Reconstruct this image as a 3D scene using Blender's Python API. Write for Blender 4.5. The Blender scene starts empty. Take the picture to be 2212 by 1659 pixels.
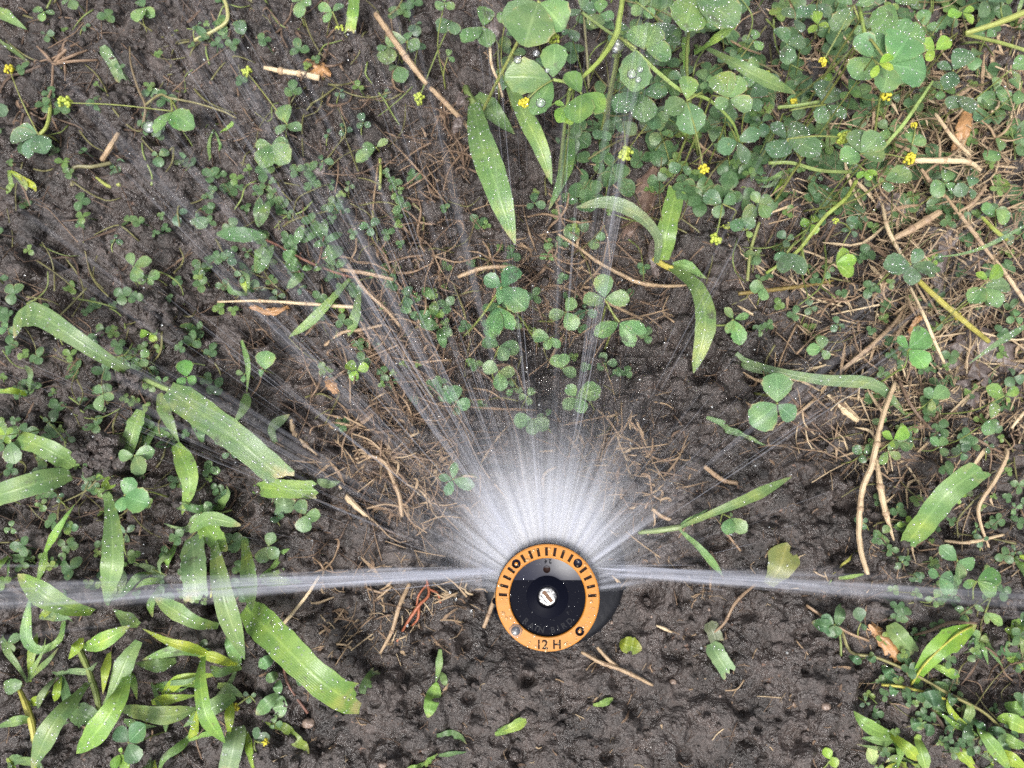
import bpy, bmesh, math, random
import numpy as np
from mathutils import Vector, Matrix

random.seed(11)
rng = np.random.default_rng(11)
K = 0.001                      # everything below is modelled in millimetres
scn = bpy.context.scene
col = scn.collection

# ------------------------------------------------------------------ camera
CAM_H, TILT = 294.5, math.radians(11.4)
cam = bpy.data.cameras.new('camera')
cam.sensor_width = 36.0
cam.lens = 18.0 / (1106.0 / 1661.6)
cam.clip_start, cam.clip_end = 0.005, 50.0
cam.dof.use_dof = True
cam.dof.focus_distance = 0.205
cam.dof.aperture_fstop = 34.0
camo = bpy.data.objects.new('camera', cam)
camo.location = (0, 0, CAM_H * K)
camo.rotation_euler = (TILT, 0, 0)
col.objects.link(camo)
scn.camera = camo

# ------------------------------------------------------------------ sky, sun, exposure
SUN_EL, SUN_ROT = math.radians(62), math.radians(200)
world = bpy.data.worlds.new('World')
scn.world = world
world.use_nodes = True
wn, wl = world.node_tree.nodes, world.node_tree.links
wn.clear()
sky = wn.new('ShaderNodeTexSky')
sky.sky_type = 'NISHITA'
sky.sun_disc = False
sky.sun_elevation, sky.sun_rotation = SUN_EL, SUN_ROT
sky.air_density, sky.dust_density, sky.ozone_density = 1.0, 6.0, 1.0
hs = wn.new('ShaderNodeHueSaturation')
hs.inputs['Saturation'].default_value = 0.30
bgn = wn.new('ShaderNodeBackground')
bgn.inputs['Strength'].default_value = 0.10
wo = wn.new('ShaderNodeOutputWorld')
wl.new(sky.outputs[0], hs.inputs['Color'])
wl.new(hs.outputs[0], bgn.inputs['Color'])
wl.new(bgn.outputs[0], wo.inputs['Surface'])
sl = bpy.data.lights.new('sun', 'SUN')
sl.energy, sl.angle, sl.color = 1.6, math.radians(16), (1.0, 0.97, 0.93)
so = bpy.data.objects.new('sun', sl)
col.objects.link(so)
sd = Vector((math.sin(SUN_ROT) * math.cos(SUN_EL), math.cos(SUN_ROT) * math.cos(SUN_EL), math.sin(SUN_EL)))
so.rotation_euler = sd.to_track_quat('Z', 'Y').to_euler()
so.location = (0, 0, 2)
vs = scn.view_settings
vs.view_transform, vs.look, vs.exposure, vs.gamma = 'Standard', 'None', 1.5, 1.0
vs.use_curve_mapping = False
scn.cycles.transparent_max_bounces = 64
scn.cycles.max_bounces = 6
scn.cycles.volume_bounces = 2
scn.cycles.use_denoising = False
scn.cycles.denoiser = 'OPENIMAGEDENOISE'
scn.cycles.denoising_input_passes = 'RGB_ALBEDO_NORMAL'

# ------------------------------------------------------------------ helpers
FV = 1661.6                                   # focal length in picture units (picture 2212 x 1659)
_f = np.array((0, math.sin(TILT), -math.cos(TILT)))
_u = np.array((0, math.cos(TILT), math.sin(TILT)))
_r = np.array((1.0, 0, 0))
_c = np.array((0, 0, CAM_H))

def U(vx, vy, z=0.0):
    """point at height z (mm) that the photograph shows at (vx, vy)"""
    d = _f + _r * (vx - 1106.0) / FV + _u * (829.5 - vy) / FV
    return _c + d * ((z - CAM_H) / d[2])

def mm(v, p):
    """picture units to millimetres at point p"""
    return v * float(np.dot(np.asarray(p) - _c, _f)) / FV

def nrm(v):
    v = np.asarray(v, float)
    n = np.linalg.norm(v)
    return v / n if n > 1e-9 else np.array((0, 0, 1.0))

_lat = rng.random((256, 256)) * 2 - 1
def vnoise(x, y, seed=0):
    x = np.asarray(x, float) + seed * 17.31
    y = np.asarray(y, float) + seed * 9.73
    xi, yi = np.floor(x).astype(int), np.floor(y).astype(int)
    fx, fy = x - xi, y - yi
    fx, fy = fx * fx * fx * (fx * (fx * 6 - 15) + 10), fy * fy * fy * (fy * (fy * 6 - 15) + 10)
    a, b = _lat[xi & 255, yi & 255], _lat[(xi + 1) & 255, yi & 255]
    c, d = _lat[xi & 255, (yi + 1) & 255], _lat[(xi + 1) & 255, (yi + 1) & 255]
    return (a * (1 - fx) + b * fx) * (1 - fy) + (c * (1 - fx) + d * fx) * fy

def fbm(x, y, seed=0, n=3):
    s, a, t = 0, 1.0, 0
    for i in range(n):
        s = s + a * vnoise(x * 2 ** i, y * 2 ** i, seed + i * 3)
        t += a
        a *= 0.5
    return s / t

class MB:
    """collects vertices (mm), faces, uv and one float per vertex"""
    def __init__(s):
        s.v, s.f, s.uv, s.a, s.n = [], [], [], [], 0
    def add(s, v, f, uv=None, a=None):
        v = np.asarray(v, float)
        m = len(v)
        s.v.append(v)
        s.f.extend([tuple(int(i) + s.n for i in q) for q in f])
        s.uv.append(np.zeros((m, 2)) if uv is None else np.asarray(uv, float))
        s.a.append(np.zeros(m) if a is None else np.broadcast_to(np.asarray(a, float), (m,)))
        s.n += m
    def build(s, name, mat, parent=None, origin=None, smooth=True, color=None):
        if origin is None:
            origin = np.array(parent['_o']) if parent is not None and '_o' in parent else np.zeros(3)
        V = (np.concatenate(s.v) - np.asarray(origin)) * K
        me = bpy.data.meshes.new(name)
        me.from_pydata(V.tolist(), [], s.f)
        uvl = me.uv_layers.new(name='UVMap')
        idx = np.empty(len(me.loops), dtype=np.int32)
        me.loops.foreach_get('vertex_index', idx)
        uvl.data.foreach_set('uv', np.concatenate(s.uv)[idx].astype(np.float32).ravel())
        at = me.attributes.new('tint', 'FLOAT', 'POINT')
        at.data.foreach_set('value', np.concatenate(s.a).astype(np.float32))
        if smooth:
            me.polygons.foreach_set('use_smooth', np.ones(len(me.polygons), dtype=bool))
        me.materials.append(mat)
        me.update()
        o = bpy.data.objects.new(name, me)
        col.objects.link(o)
        if parent is not None:
            o.parent = parent
        else:
            o.location = tuple(np.asarray(origin) * K)
        if color is not None:
            o.color = (*color, 1.0)
        return o

ORIG = {}
def thing(name, p, label, cat, group=None):
    """an Empty at the thing's base (mm) that parents its parts"""
    o = bpy.data.objects.new(name, None)
    o.empty_display_size = 0.005
    col.objects.link(o)
    o.location = tuple(np.asarray(p) * K)
    o['label'], o['category'] = label, cat
    if group:
        o['group'] = group
    ORIG[o.name] = np.asarray(p, float)
    return o

def part(mb, name, mat, root, color=None, smooth=True, parent=None):
    """a mesh that is a part of root (or a sub-part when parent is given)"""
    o = mb.build(name, mat, None, ORIG[root.name], smooth, color)
    o.location = (0, 0, 0)
    o.parent = parent or root
    return o

def tag(o, label, cat=None, group=None, kind=None):
    o['label'] = label
    if cat: o['category'] = cat
    if group: o['group'] = group
    if kind: o['kind'] = kind
    return o

def spline(pts, n):
    P = np.asarray(pts, float)
    if len(P) == 2:
        return P[0] + (P[1] - P[0]) * np.linspace(0, 1, n)[:, None]
    Q = np.vstack([2 * P[0] - P[1], P, 2 * P[-1] - P[-2]])
    L = np.concatenate([[0], np.cumsum(np.linalg.norm(np.diff(P, axis=0), axis=1))])
    out = []
    for s in np.linspace(0, L[-1], n):
        i = min(max(int(np.searchsorted(L, s, 'right') - 1), 0), len(P) - 2)
        t = (s - L[i]) / max(L[i + 1] - L[i], 1e-9)
        a, b, c, d = Q[i], Q[i + 1], Q[i + 2], Q[i + 3]
        out.append(0.5 * (2 * b + (c - a) * t + (2 * a - 5 * b + 4 * c - d) * t * t + (3 * b - a - 3 * c + d) * t ** 3))
    return np.array(out)

def tube(mb, pts, rad, sides=6, n=None, a=0.0, rough=0.0):
    """rad: number, pair or list along the curve"""
    n = n or max(4, 3 * len(pts))
    C = spline(pts, n)
    rr = np.interp(np.linspace(0, 1, n), np.linspace(0, 1, len(np.atleast_1d(rad))), np.atleast_1d(rad))
    V, uv = [], []
    ref = np.array((0.3, 0.2, 1.0))
    for i in range(n):
        T = nrm(C[min(i + 1, n - 1)] - C[max(i - 1, 0)])
        S = nrm(np.cross(T, ref)); N = np.cross(S, T)
        for k in range(sides):
            th = 2 * math.pi * k / sides
            r = rr[i] * (1 + rough * (random.random() - 0.5))
            V.append(C[i] + (S * math.cos(th) + N * math.sin(th)) * r)
            uv.append((i / (n - 1), k / sides))
    F = [(i * sides + k, i * sides + (k + 1) % sides, (i + 1) * sides + (k + 1) % sides, (i + 1) * sides + k)
         for i in range(n - 1) for k in range(sides)]
    F.append(tuple(range(sides - 1, -1, -1)))
    F.append(tuple((n - 1) * sides + k for k in range(sides)))
    mb.add(V, F, uv, a)
    return C

def sheet(mb, C, half, side, cols=5, fold=0.18, wav=0.0, a=0.0, edge=None):
    """a leaf skin along centre line C with half widths, side vectors; returns grid (rows, cols, 3)"""
    n = len(C)
    G = np.zeros((n, cols, 3))
    ph = random.random() * 6
    for i in range(n):
        T = nrm(C[min(i + 1, n - 1)] - C[max(i - 1, 0)])
        N = nrm(np.cross(side[i], T))
        if N[2] < 0: N = -N
        for k in range(cols):
            q = 2 * k / (cols - 1) - 1
            e = edge[i] if edge is not None and abs(q) > 0.99 else 0.0
            G[i, k] = C[i] + side[i] * q * (half[i] + e) + N * half[i] * (fold * abs(q) ** 1.3 + wav * q * math.sin(ph + 7.0 * i / n))
    uv = [(i / (n - 1), k / (cols - 1)) for i in range(n) for k in range(cols)]
    F = [(i * cols + k, i * cols + k + 1, (i + 1) * cols + k + 1, (i + 1) * cols + k) for i in range(n - 1) for k in range(cols - 1)]
    mb.add(G.reshape(-1, 3), F, uv, a)
    return G

def dome(mb, p, N, r, h=0.75, a=0.0):
    N = nrm(N)
    S = nrm(np.cross(N, (0.31, 0.95, 0.1))); T = np.cross(N, S)
    V = []
    for q, z in ((1.0, 0.0), (0.8, 0.55)):
        for k in range(7):
            th = 2 * math.pi * k / 7
            V.append(p + (S * math.cos(th) + T * math.sin(th)) * r * q + N * r * h * z)
    V.append(p + N * r * h)
    F = [(k, (k + 1) % 7, 7 + (k + 1) % 7, 7 + k) for k in range(7)] + [(7 + k, 7 + (k + 1) % 7, 14) for k in range(7)]
    mb.add(V, F, None, a)

_q = np.arange(7) * 2 * math.pi / 7
_DC, _DS = np.cos(_q), np.sin(_q)
_DF = np.array([(k, (k + 1) % 7, 7 + (k + 1) % 7, 7 + k) for k in range(7)]); _DT = np.array([(7 + k, 7 + (k + 1) % 7, 14) for k in range(7)])
def dew(mb, G, dens, rmin=0.10, rmax=0.55):
    """droplets on a leaf grid, dens per square millimetre"""
    A, B, D, E = G[:-1, :-1].reshape(-1, 3), G[:-1, 1:].reshape(-1, 3), G[1:, :-1].reshape(-1, 3), G[1:, 1:].reshape(-1, 3)
    X_ = np.cross(B - A, D - A); ar = np.linalg.norm(X_, axis=1); Nn = X_ / np.maximum(ar, 1e-9)[:, None]
    Nn[Nn[:, 2] < 0] *= -1
    cnt = rng.poisson(ar * dens * 1.3)
    id_ = np.repeat(np.arange(len(ar)), cnt); m_ = len(id_)
    if m_ == 0: return
    s_, t_ = rng.random((m_, 1)), rng.random((m_, 1))
    p = (A[id_] * (1 - s_) + B[id_] * s_) * (1 - t_) + (D[id_] * (1 - s_) + E[id_] * s_) * t_
    N1 = Nn[id_]; r = (rmin + (rmax - rmin) * rng.random(m_) ** 3)[:, None]
    S = np.cross(N1, (0.31, 0.95, 0.1)); S /= np.maximum(np.linalg.norm(S, axis=1), 1e-9)[:, None]; T = np.cross(N1, S)
    V = np.empty((m_, 15, 3))
    for o_, (q, z) in ((0, (1.0, 0.0)), (7, (0.8, 0.55))):
        V[:, o_:o_ + 7] = p[:, None] + (S[:, None] * _DC[:, None] + T[:, None] * _DS[:, None]) * (r * q)[:, None] + (N1 * r * 0.75 * z)[:, None]
    V[:, 14] = p + N1 * r * 0.75
    base = mb.n + 15 * np.arange(m_)
    mb.v.append(V.reshape(-1, 3)); mb.uv.append(np.zeros((15 * m_, 2))); mb.a.append(np.zeros(15 * m_)); mb.n += 15 * m_
    mb.f.extend(map(tuple, (base[:, None, None] + _DF).reshape(-1, 4).tolist())); mb.f.extend(map(tuple, (base[:, None, None] + _DT).reshape(-1, 3).tolist()))

# ------------------------------------------------------------------ materials
def new_mat(name):
    m = bpy.data.materials.new(name)
    m.use_nodes = True
    n, l = m.node_tree.nodes, m.node_tree.links
    n.clear()
    out = n.new('ShaderNodeOutputMaterial')
    return m, n, l, out

def N_(n, typ, **kw):
    o = n.new(typ)
    for k, v in kw.items():
        if k in o.inputs: o.inputs[k].default_value = v
        else: setattr(o, k, v)
    return o

def math_(n, l, op, a, b=None, clamp=False):
    o = n.new('ShaderNodeMath'); o.operation = op; o.use_clamp = clamp
    for i, x in enumerate((a, b)):
        if x is None: continue
        if isinstance(x, (int, float)): o.inputs[i].default_value = x
        else: l.new(x, o.inputs[i])
    return o.outputs[0]

def mix_(n, l, fac, a, b, mode='MIX'):
    o = n.new('ShaderNodeMix'); o.data_type = 'RGBA'; o.blend_type = mode; o.clamp_factor = True
    for s, x in ((0, fac), (6, a), (7, b)):
        if isinstance(x, (int, float)): o.inputs[s].default_value = x
        elif isinstance(x, tuple): o.inputs[s].default_value = (*x, 1.0)
        else: l.new(x, o.inputs[s])
    return o.outputs[2]

def ramp_(n, l, x, lo, hi):
    o = n.new('ShaderNodeMapRange'); o.clamp = True
    o.inputs[1].default_value, o.inputs[2].default_value = lo, hi
    l.new(x, o.inputs[0])
    return o.outputs[0]

def noise_(n, l, scale, detail=3.0, vec=None, rough=0.5):
    o = N_(n, 'ShaderNodeTexNoise', Scale=scale, Detail=detail, Roughness=rough)
    if vec is not None: l.new(vec, o.inputs['Vector'])
    return o.outputs['Fac']

def bump_(n, l, h, dist, strength=1.0):
    o = N_(n, 'ShaderNodeBump', Strength=strength, Distance=dist)
    l.new(h, o.inputs['Height'])
    return o.outputs[0]

def leaf_mat(name, kind):
    m, n, l, out = new_mat(name)
    info = n.new('ShaderNodeObjectInfo')
    tc = n.new('ShaderNodeTexCoord')
    uv = N_(n, 'ShaderNodeSeparateXYZ'); l.new(tc.outputs['UV'], uv.inputs[0])
    u, v = uv.outputs[0], uv.outputs[1]
    vv = math_(n, l, 'ABSOLUTE', math_(n, l, 'SUBTRACT', v, 0.5))            # 0 midrib .. 0.5 edge
    geo = n.new('ShaderNodeNewGeometry')
    base = info.outputs['Color']
    big = noise_(n, l, 160.0, 3.0, geo.outputs['Position'])
    fine = noise_(n, l, 1500.0, 2.0, geo.outputs['Position'])
    base = mix_(n, l, ramp_(n, l, big, 0.35, 0.7), mix_(n, l, 1.0, base, (0.62, 0.74, 0.72), 'MULTIPLY'), mix_(n, l, ramp_(n, l, noise_(n, l, 60.0, 2.0, geo.outputs['Position']), 0.5, 0.7), base, mix_(n, l, 1.0, base, (1.35, 1.15, 0.8), 'MULTIPLY')))
    if kind == 'clover':
        vein = math_(n, l, 'SINE', math_(n, l, 'MULTIPLY', math_(n, l, 'SUBTRACT', u, math_(n, l, 'MULTIPLY', vv, 0.9)), 75.0))
        vein = ramp_(n, l, vein, 0.72, 1.0)
        rib = math_(n, l, 'SUBTRACT', 1.0, ramp_(n, l, vv, 0.012, 0.05))
        line = math_(n, l, 'MAXIMUM', math_(n, l, 'MULTIPLY', vein, 0.5), math_(n, l, 'MULTIPLY', rib, 0.8))
        spots = ramp_(n, l, noise_(n, l, 420.0, 2.0, geo.outputs['Position']), 0.70, 0.76)
        edge = math_(n, l, 'MULTIPLY', ramp_(n, l, vv, 0.44, 0.5), ramp_(n, l, big, 0.5, 0.62))
    else:
        vein = math_(n, l, 'SINE', math_(n, l, 'MULTIPLY', vv, 95.0))
        vein = ramp_(n, l, vein, 0.2, 1.0)
        rib = math_(n, l, 'SUBTRACT', 1.0, ramp_(n, l, vv, 0.015, 0.07))
        line = math_(n, l, 'MAXIMUM', math_(n, l, 'MULTIPLY', vein, 0.36), math_(n, l, 'MULTIPLY', rib, 0.7))
        spots = ramp_(n, l, noise_(n, l, 330.0, 3.0, geo.outputs['Position']), 0.68, 0.75)
        edge = math_(n, l, 'MULTIPLY', ramp_(n, l, u, 0.86, 1.0), ramp_(n, l, big, 0.48, 0.6))
    c = mix_(n, l, line, base, mix_(n, l, 1.0, base, (1.55, 1.4, 1.5), 'MULTIPLY'))
    c = mix_(n, l, math_(n, l, 'MULTIPLY', spots, 0.5), c, (0.20, 0.20, 0.05) if kind == 'clover' else (0.10, 0.085, 0.04))
    c = mix_(n, l, math_(n, l, 'MULTIPLY', edge, 0.75), c, (0.34, 0.27, 0.14))
    c = mix_(n, l, math_(n, l, 'MULTIPLY', ramp_(n, l, fine, 0.62, 0.72), 0.25), c, (0.33, 0.38, 0.32))   # fine downy hairs, with the leaf's pale sheen painted in as well
    # splashed mud, in patches
    mud = math_(n, l, 'MULTIPLY', ramp_(n, l, noise_(n, l, 95.0, 5.0, geo.outputs['Position'], 0.65), 0.62, 0.70), 0.7)
    c = mix_(n, l, mud, c, (0.05, 0.042, 0.038))
    p = N_(n, 'ShaderNodeBsdfPrincipled', Roughness=0.36)
    p.inputs['Specular IOR Level'].default_value = 0.45
    l.new(c, p.inputs['Base Color'])
    hgt = math_(n, l, 'ADD', math_(n, l, 'MULTIPLY', line, 0.9), math_(n, l, 'MULTIPLY', fine, 0.8))
    l.new(bump_(n, l, hgt, 0.00016, 0.7), p.inputs['Normal'])
    t = n.new('ShaderNodeBsdfTranslucent')
    l.new(mix_(n, l, 1.0, c, (1.25, 1.3, 0.7), 'MULTIPLY'), t.inputs['Color'])
    ms = N_(n, 'ShaderNodeMixShader', Fac=0.24)
    l.new(p.outputs[0], ms.inputs[1]); l.new(t.outputs[0], ms.inputs[2])
    l.new(ms.outputs[0], out.inputs['Surface'])
    return m

M = {}
M['clover'] = leaf_mat('clover_leaf', 'clover')
M['grass'] = leaf_mat('grass_leaf', 'grass')

def stalk_mat(name, use_tint, rough=0.55):
    """stems and straw: colour from the object or from a light-to-dark straw range by the tint value"""
    m, n, l, out = new_mat(name)
    geo = n.new('ShaderNodeNewGeometry')
    tc = n.new('ShaderNodeTexCoord')
    uv = N_(n, 'ShaderNodeSeparateXYZ'); l.new(tc.outputs['UV'], uv.inputs[0])
    if use_tint:
        at = n.new('ShaderNodeAttribute'); at.attribute_name = 'tint'
        cr = n.new('ShaderNodeValToRGB')
        el = cr.color_ramp.elements
        el[0].position, el[0].color = 0.0, (0.055, 0.036, 0.026, 1)
        el[1].position, el[1].color = 1.0, (0.50, 0.40, 0.26, 1)
        for p, c in ((0.25, (0.105, 0.070, 0.050)), (0.5, (0.20, 0.135, 0.088)), (0.75, (0.31, 0.225, 0.14))):
            e = el.new(p); e.color = (*c, 1)
        l.new(at.outputs['Fac'], cr.inputs[0])
        base = cr.outputs[0]
    else:
        base = n.new('ShaderNodeObjectInfo').outputs['Color']
    str_ = math_(n, l, 'SINE', math_(n, l, 'MULTIPLY', uv.outputs[1], 44.0))
    c = mix_(n, l, math_(n, l, 'MULTIPLY', ramp_(n, l, str_, 0.0, 1.0), 0.4), base, mix_(n, l, 1.0, base, (0.6, 0.55, 0.5), 'MULTIPLY'))
    blot = ramp_(n, l, noise_(n, l, 260.0, 4.0, geo.outputs['Position']), 0.52, 0.72)
    c = mix_(n, l, math_(n, l, 'MULTIPLY', blot, 0.65), c, mix_(n, l, 1.0, base, (0.4, 0.33, 0.3), 'MULTIPLY'))
    p = N_(n, 'ShaderNodeBsdfPrincipled', Roughness=rough)
    p.inputs['Specular IOR Level'].default_value = 0.4
    l.new(c, p.inputs['Base Color'])
    l.new(bump_(n, l, math_(n, l, 'ADD', str_, noise_(n, l, 1800.0, 2.0, geo.outputs['Position'])), 0.0001, 0.6), p.inputs['Normal'])
    l.new(p.outputs[0], out.inputs['Surface'])
    return m
M['straw'] = stalk_mat('dry_straw', True)
M['stem'] = stalk_mat('stem_skin', False, 0.45)

def soil_mat(name, lo, hi, rough_lo=0.33, rough_hi=0.85):
    m, n, l, out = new_mat(name)
    geo = n.new('ShaderNodeNewGeometry')
    P = geo.outputs['Position']
    a = noise_(n, l, 55.0, 6.0, P, 0.6)
    b = noise_(n, l, 480.0, 4.0, P, 0.6)
    g = noise_(n, l, 2600.0, 2.0, P)
    c = mix_(n, l, ramp_(n, l, a, 0.34, 0.66), lo, hi)
    c = mix_(n, l, ramp_(n, l, b, 0.42, 0.75), c, mix_(n, l, 1.0, c, (1.55, 1.5, 1.5), 'MULTIPLY'))
    c = mix_(n, l, ramp_(n, l, g, 0.70, 0.76), c, (0.11, 0.085, 0.075))          # pale mineral grains
    c = mix_(n, l, ramp_(n, l, noise_(n, l, 420.0, 2.0, P), 0.69, 0.74), c, (0.11, 0.065, 0.045))   # rotted brown bits
    p = N_(n, 'ShaderNodeBsdfPrincipled')
    p.inputs['Specular IOR Level'].default_value = 0.62
    l.new(c, p.inputs['Base Color'])
    mr = n.new('ShaderNodeMapRange')
    mr.inputs[1].default_value, mr.inputs[2].default_value = 0.35, 0.65
    mr.inputs[3].default_value, mr.inputs[4].default_value = rough_lo, rough_hi
    l.new(noise_(n, l, 130.0, 4.0, P), mr.inputs[0])
    l.new(mr.outputs[0], p.inputs['Roughness'])
    h = math_(n, l, 'ADD', math_(n, l, 'MULTIPLY', b, 1.0), math_(n, l, 'MULTIPLY', g, 0.12))
    l.new(bump_(n, l, h, 0.0021, 1.0), p.inputs['Normal'])
    l.new(p.outputs[0], out.inputs['Surface'])
    return m
M['soil'] = soil_mat('wet_soil', (0.0105, 0.0080, 0.0070), (0.050, 0.0395, 0.0355), 0.13, 0.6)
M['clod'] = soil_mat('soil_clod', (0.017, 0.0132, 0.0118), (0.052, 0.041, 0.037), 0.2, 0.65)

def plain_mat(name, color, rough=0.4, spec=0.5, metal=0.0, bump=0.0, bscale=900.0, var=0.0, coat=0.0):
    m, n, l, out = new_mat(name)
    geo = n.new('ShaderNodeNewGeometry')
    p = N_(n, 'ShaderNodeBsdfPrincipled', Roughness=rough, Metallic=metal)
    p.inputs['Specular IOR Level'].default_value = spec
    p.inputs['Coat Weight'].default_value = coat
    f = noise_(n, l, bscale, 4.0, geo.outputs['Position'])
    if var:
        l.new(mix_(n, l, math_(n, l, 'MULTIPLY', ramp_(n, l, f, 0.4, 0.7), var), color, tuple(x * 0.55 for x in color)), p.inputs['Base Color'])
    else:
        p.inputs['Base Color'].default_value = (*color, 1)
    if bump:
        l.new(bump_(n, l, f, bump, 1.0), p.inputs['Normal'])
    l.new(p.outputs[0], out.inputs['Surface'])
    return m
M['orange'] = plain_mat('orange_plastic', (0.335, 0.132, 0.016), 0.22, 0.5, bump=0.00003, bscale=700, var=0.28)
M['black'] = plain_mat('black_plastic', (0.0022, 0.0026, 0.006), 0.42, 0.03, bump=0.00002, bscale=2500)  # specular nearly removed, standing in for a dark reflection from overhead
M['black_sky_sheen'] = plain_mat('black_sky_sheen_plastic', (0.007, 0.008, 0.018), 0.24, 0.2, bump=0.00001, bscale=500)  # same plastic, bluer and shinier to put a sky reflection into it
M['cap'] = plain_mat('wet_cap_plastic', (0.007, 0.0075, 0.010), 0.45, 0.2, bump=0.0002, bscale=400, var=0.5)
M['ink'] = plain_mat('dark_marking', (0.012, 0.005, 0.004), 0.6, 0.1)
M['letter'] = plain_mat('embossed_black', (0.005, 0.0055, 0.009), 0.3, 0.14)
M['steel'] = plain_mat('scratched_steel', (0.34, 0.335, 0.33), 0.33, 0.5, metal=1.0, bump=0.0005, bscale=900, var=0.3)
M['rust'] = plain_mat('muddy_slot', (0.11, 0.06, 0.035), 0.7, 0.3, var=0.6, bscale=2500)
M['bark'] = plain_mat('rotten_wood', (0.115, 0.075, 0.058), 0.5, 0.5, bump=0.0012, bscale=260, var=0.7)
M['deadleaf'] = plain_mat('dead_leaf', (0.095, 0.074, 0.068), 0.45, 0.5, bump=0.0012, bscale=330, var=0.75)
M['brownleaf'] = plain_mat('brown_leaf', (0.27, 0.145, 0.06), 0.45, 0.5, bump=0.0006, bscale=400, var=0.6)
M['root'] = plain_mat('orange_root', (0.24, 0.075, 0.035), 0.5, 0.4, bump=0.0002, bscale=900, var=0.4)
M['yellow'] = plain_mat('yellow_petals', (0.42, 0.37, 0.035), 0.5, 0.3, var=0.35, bscale=900)
M['limey'] = plain_mat('green_seed_heads', (0.30, 0.36, 0.06), 0.5, 0.3, var=0.45, bscale=900)
M['pebble'] = plain_mat('pebble', (0.17, 0.125, 0.10), 0.4, 0.5, bump=0.0006, bscale=500, var=0.4)

def water_mat(name, fac_gloss, fac_white, white=(0.75, 0.8, 0.82)):
    m, n, l, out = new_mat(name)
    tr = n.new('ShaderNodeBsdfTransparent')
    gl = N_(n, 'ShaderNodeBsdfGlossy', Roughness=0.08)
    df = n.new('ShaderNodeBsdfDiffuse'); df.inputs['Color'].default_value = (*white, 1)  # diffuse tint painted in for the bright light that drops gather
    m1 = N_(n, 'ShaderNodeMixShader', Fac=fac_white)
    l.new(tr.outputs[0], m1.inputs[1]); l.new(df.outputs[0], m1.inputs[2])
    fr = N_(n, 'ShaderNodeFresnel', IOR=1.33)
    f2 = math_(n, l, 'ADD', math_(n, l, 'MULTIPLY', fr.outputs[0], 0.9), fac_gloss, True)
    m2 = n.new('ShaderNodeMixShader')
    l.new(f2, m2.inputs[0]); l.new(m1.outputs[0], m2.inputs[1]); l.new(gl.outputs[0], m2.inputs[2])
    l.new(m2.outputs[0], out.inputs['Surface'])
    return m
M['dew'] = water_mat('dew', 0.14, 0.12)
M['drop'] = water_mat('clear_drop', 0.10, 0.03)
M['drop_orange'] = water_mat('drop_on_ring', 0.05, 0.16, (0.62, 0.40, 0.12))

m, n, l, out = new_mat('water_spray')
at = n.new('ShaderNodeAttribute'); at.attribute_name = 'tint'
tr = n.new('ShaderNodeBsdfTransparent')
df = n.new('ShaderNodeBsdfDiffuse'); df.inputs['Color'].default_value = (0.56, 0.58, 0.66, 1)
tl = n.new('ShaderNodeBsdfTranslucent'); tl.inputs['Color'].default_value = (0.56, 0.58, 0.66, 1)
m1 = N_(n, 'ShaderNodeMixShader', Fac=0.5)
l.new(df.outputs[0], m1.inputs[1]); l.new(tl.outputs[0], m1.inputs[2])
m2 = n.new('ShaderNodeMixShader')
lw = N_(n, 'ShaderNodeLayerWeight', Blend=0.5)
thin = math_(n, l, 'POWER', math_(n, l, 'SUBTRACT', 1.0, lw.outputs['Facing']), 1.6)      # a thread is thinner at its sides
l.new(math_(n, l, 'MULTIPLY', at.outputs['Fac'], thin), m2.inputs[0]); l.new(tr.outputs[0], m2.inputs[1]); l.new(m1.outputs[0], m2.inputs[2])
l.new(m2.outputs[0], out.inputs['Surface'])
M['spray'] = m

# ------------------------------------------------------------------ ground
NOZ = U(1183, 1290, 100.0)                # centre of the nozzle's top face
NX, NY = float(NOZ[0]), float(NOZ[1])
BASE = U(1196, 1236, 2.0)                 # the riser leans a little, so its foot is not straight below
BX, BY = float(BASE[0]), float(BASE[1])
STEP = 0.62
gx = np.concatenate([[-3000, -1200, -600, -380, -290, -255], np.arange(-236, 236.1, STEP), [255, 290, 380, 600, 1200, 3000]])
gy = np.concatenate([[-3000, -1200, -500, -220, -140, -112], np.arange(-98, 246.1, STEP), [262, 300, 400, 600, 1200, 3000]])
X, Y = np.meshgrid(gx, gy)
dx0, dy0 = 6, 6
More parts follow.
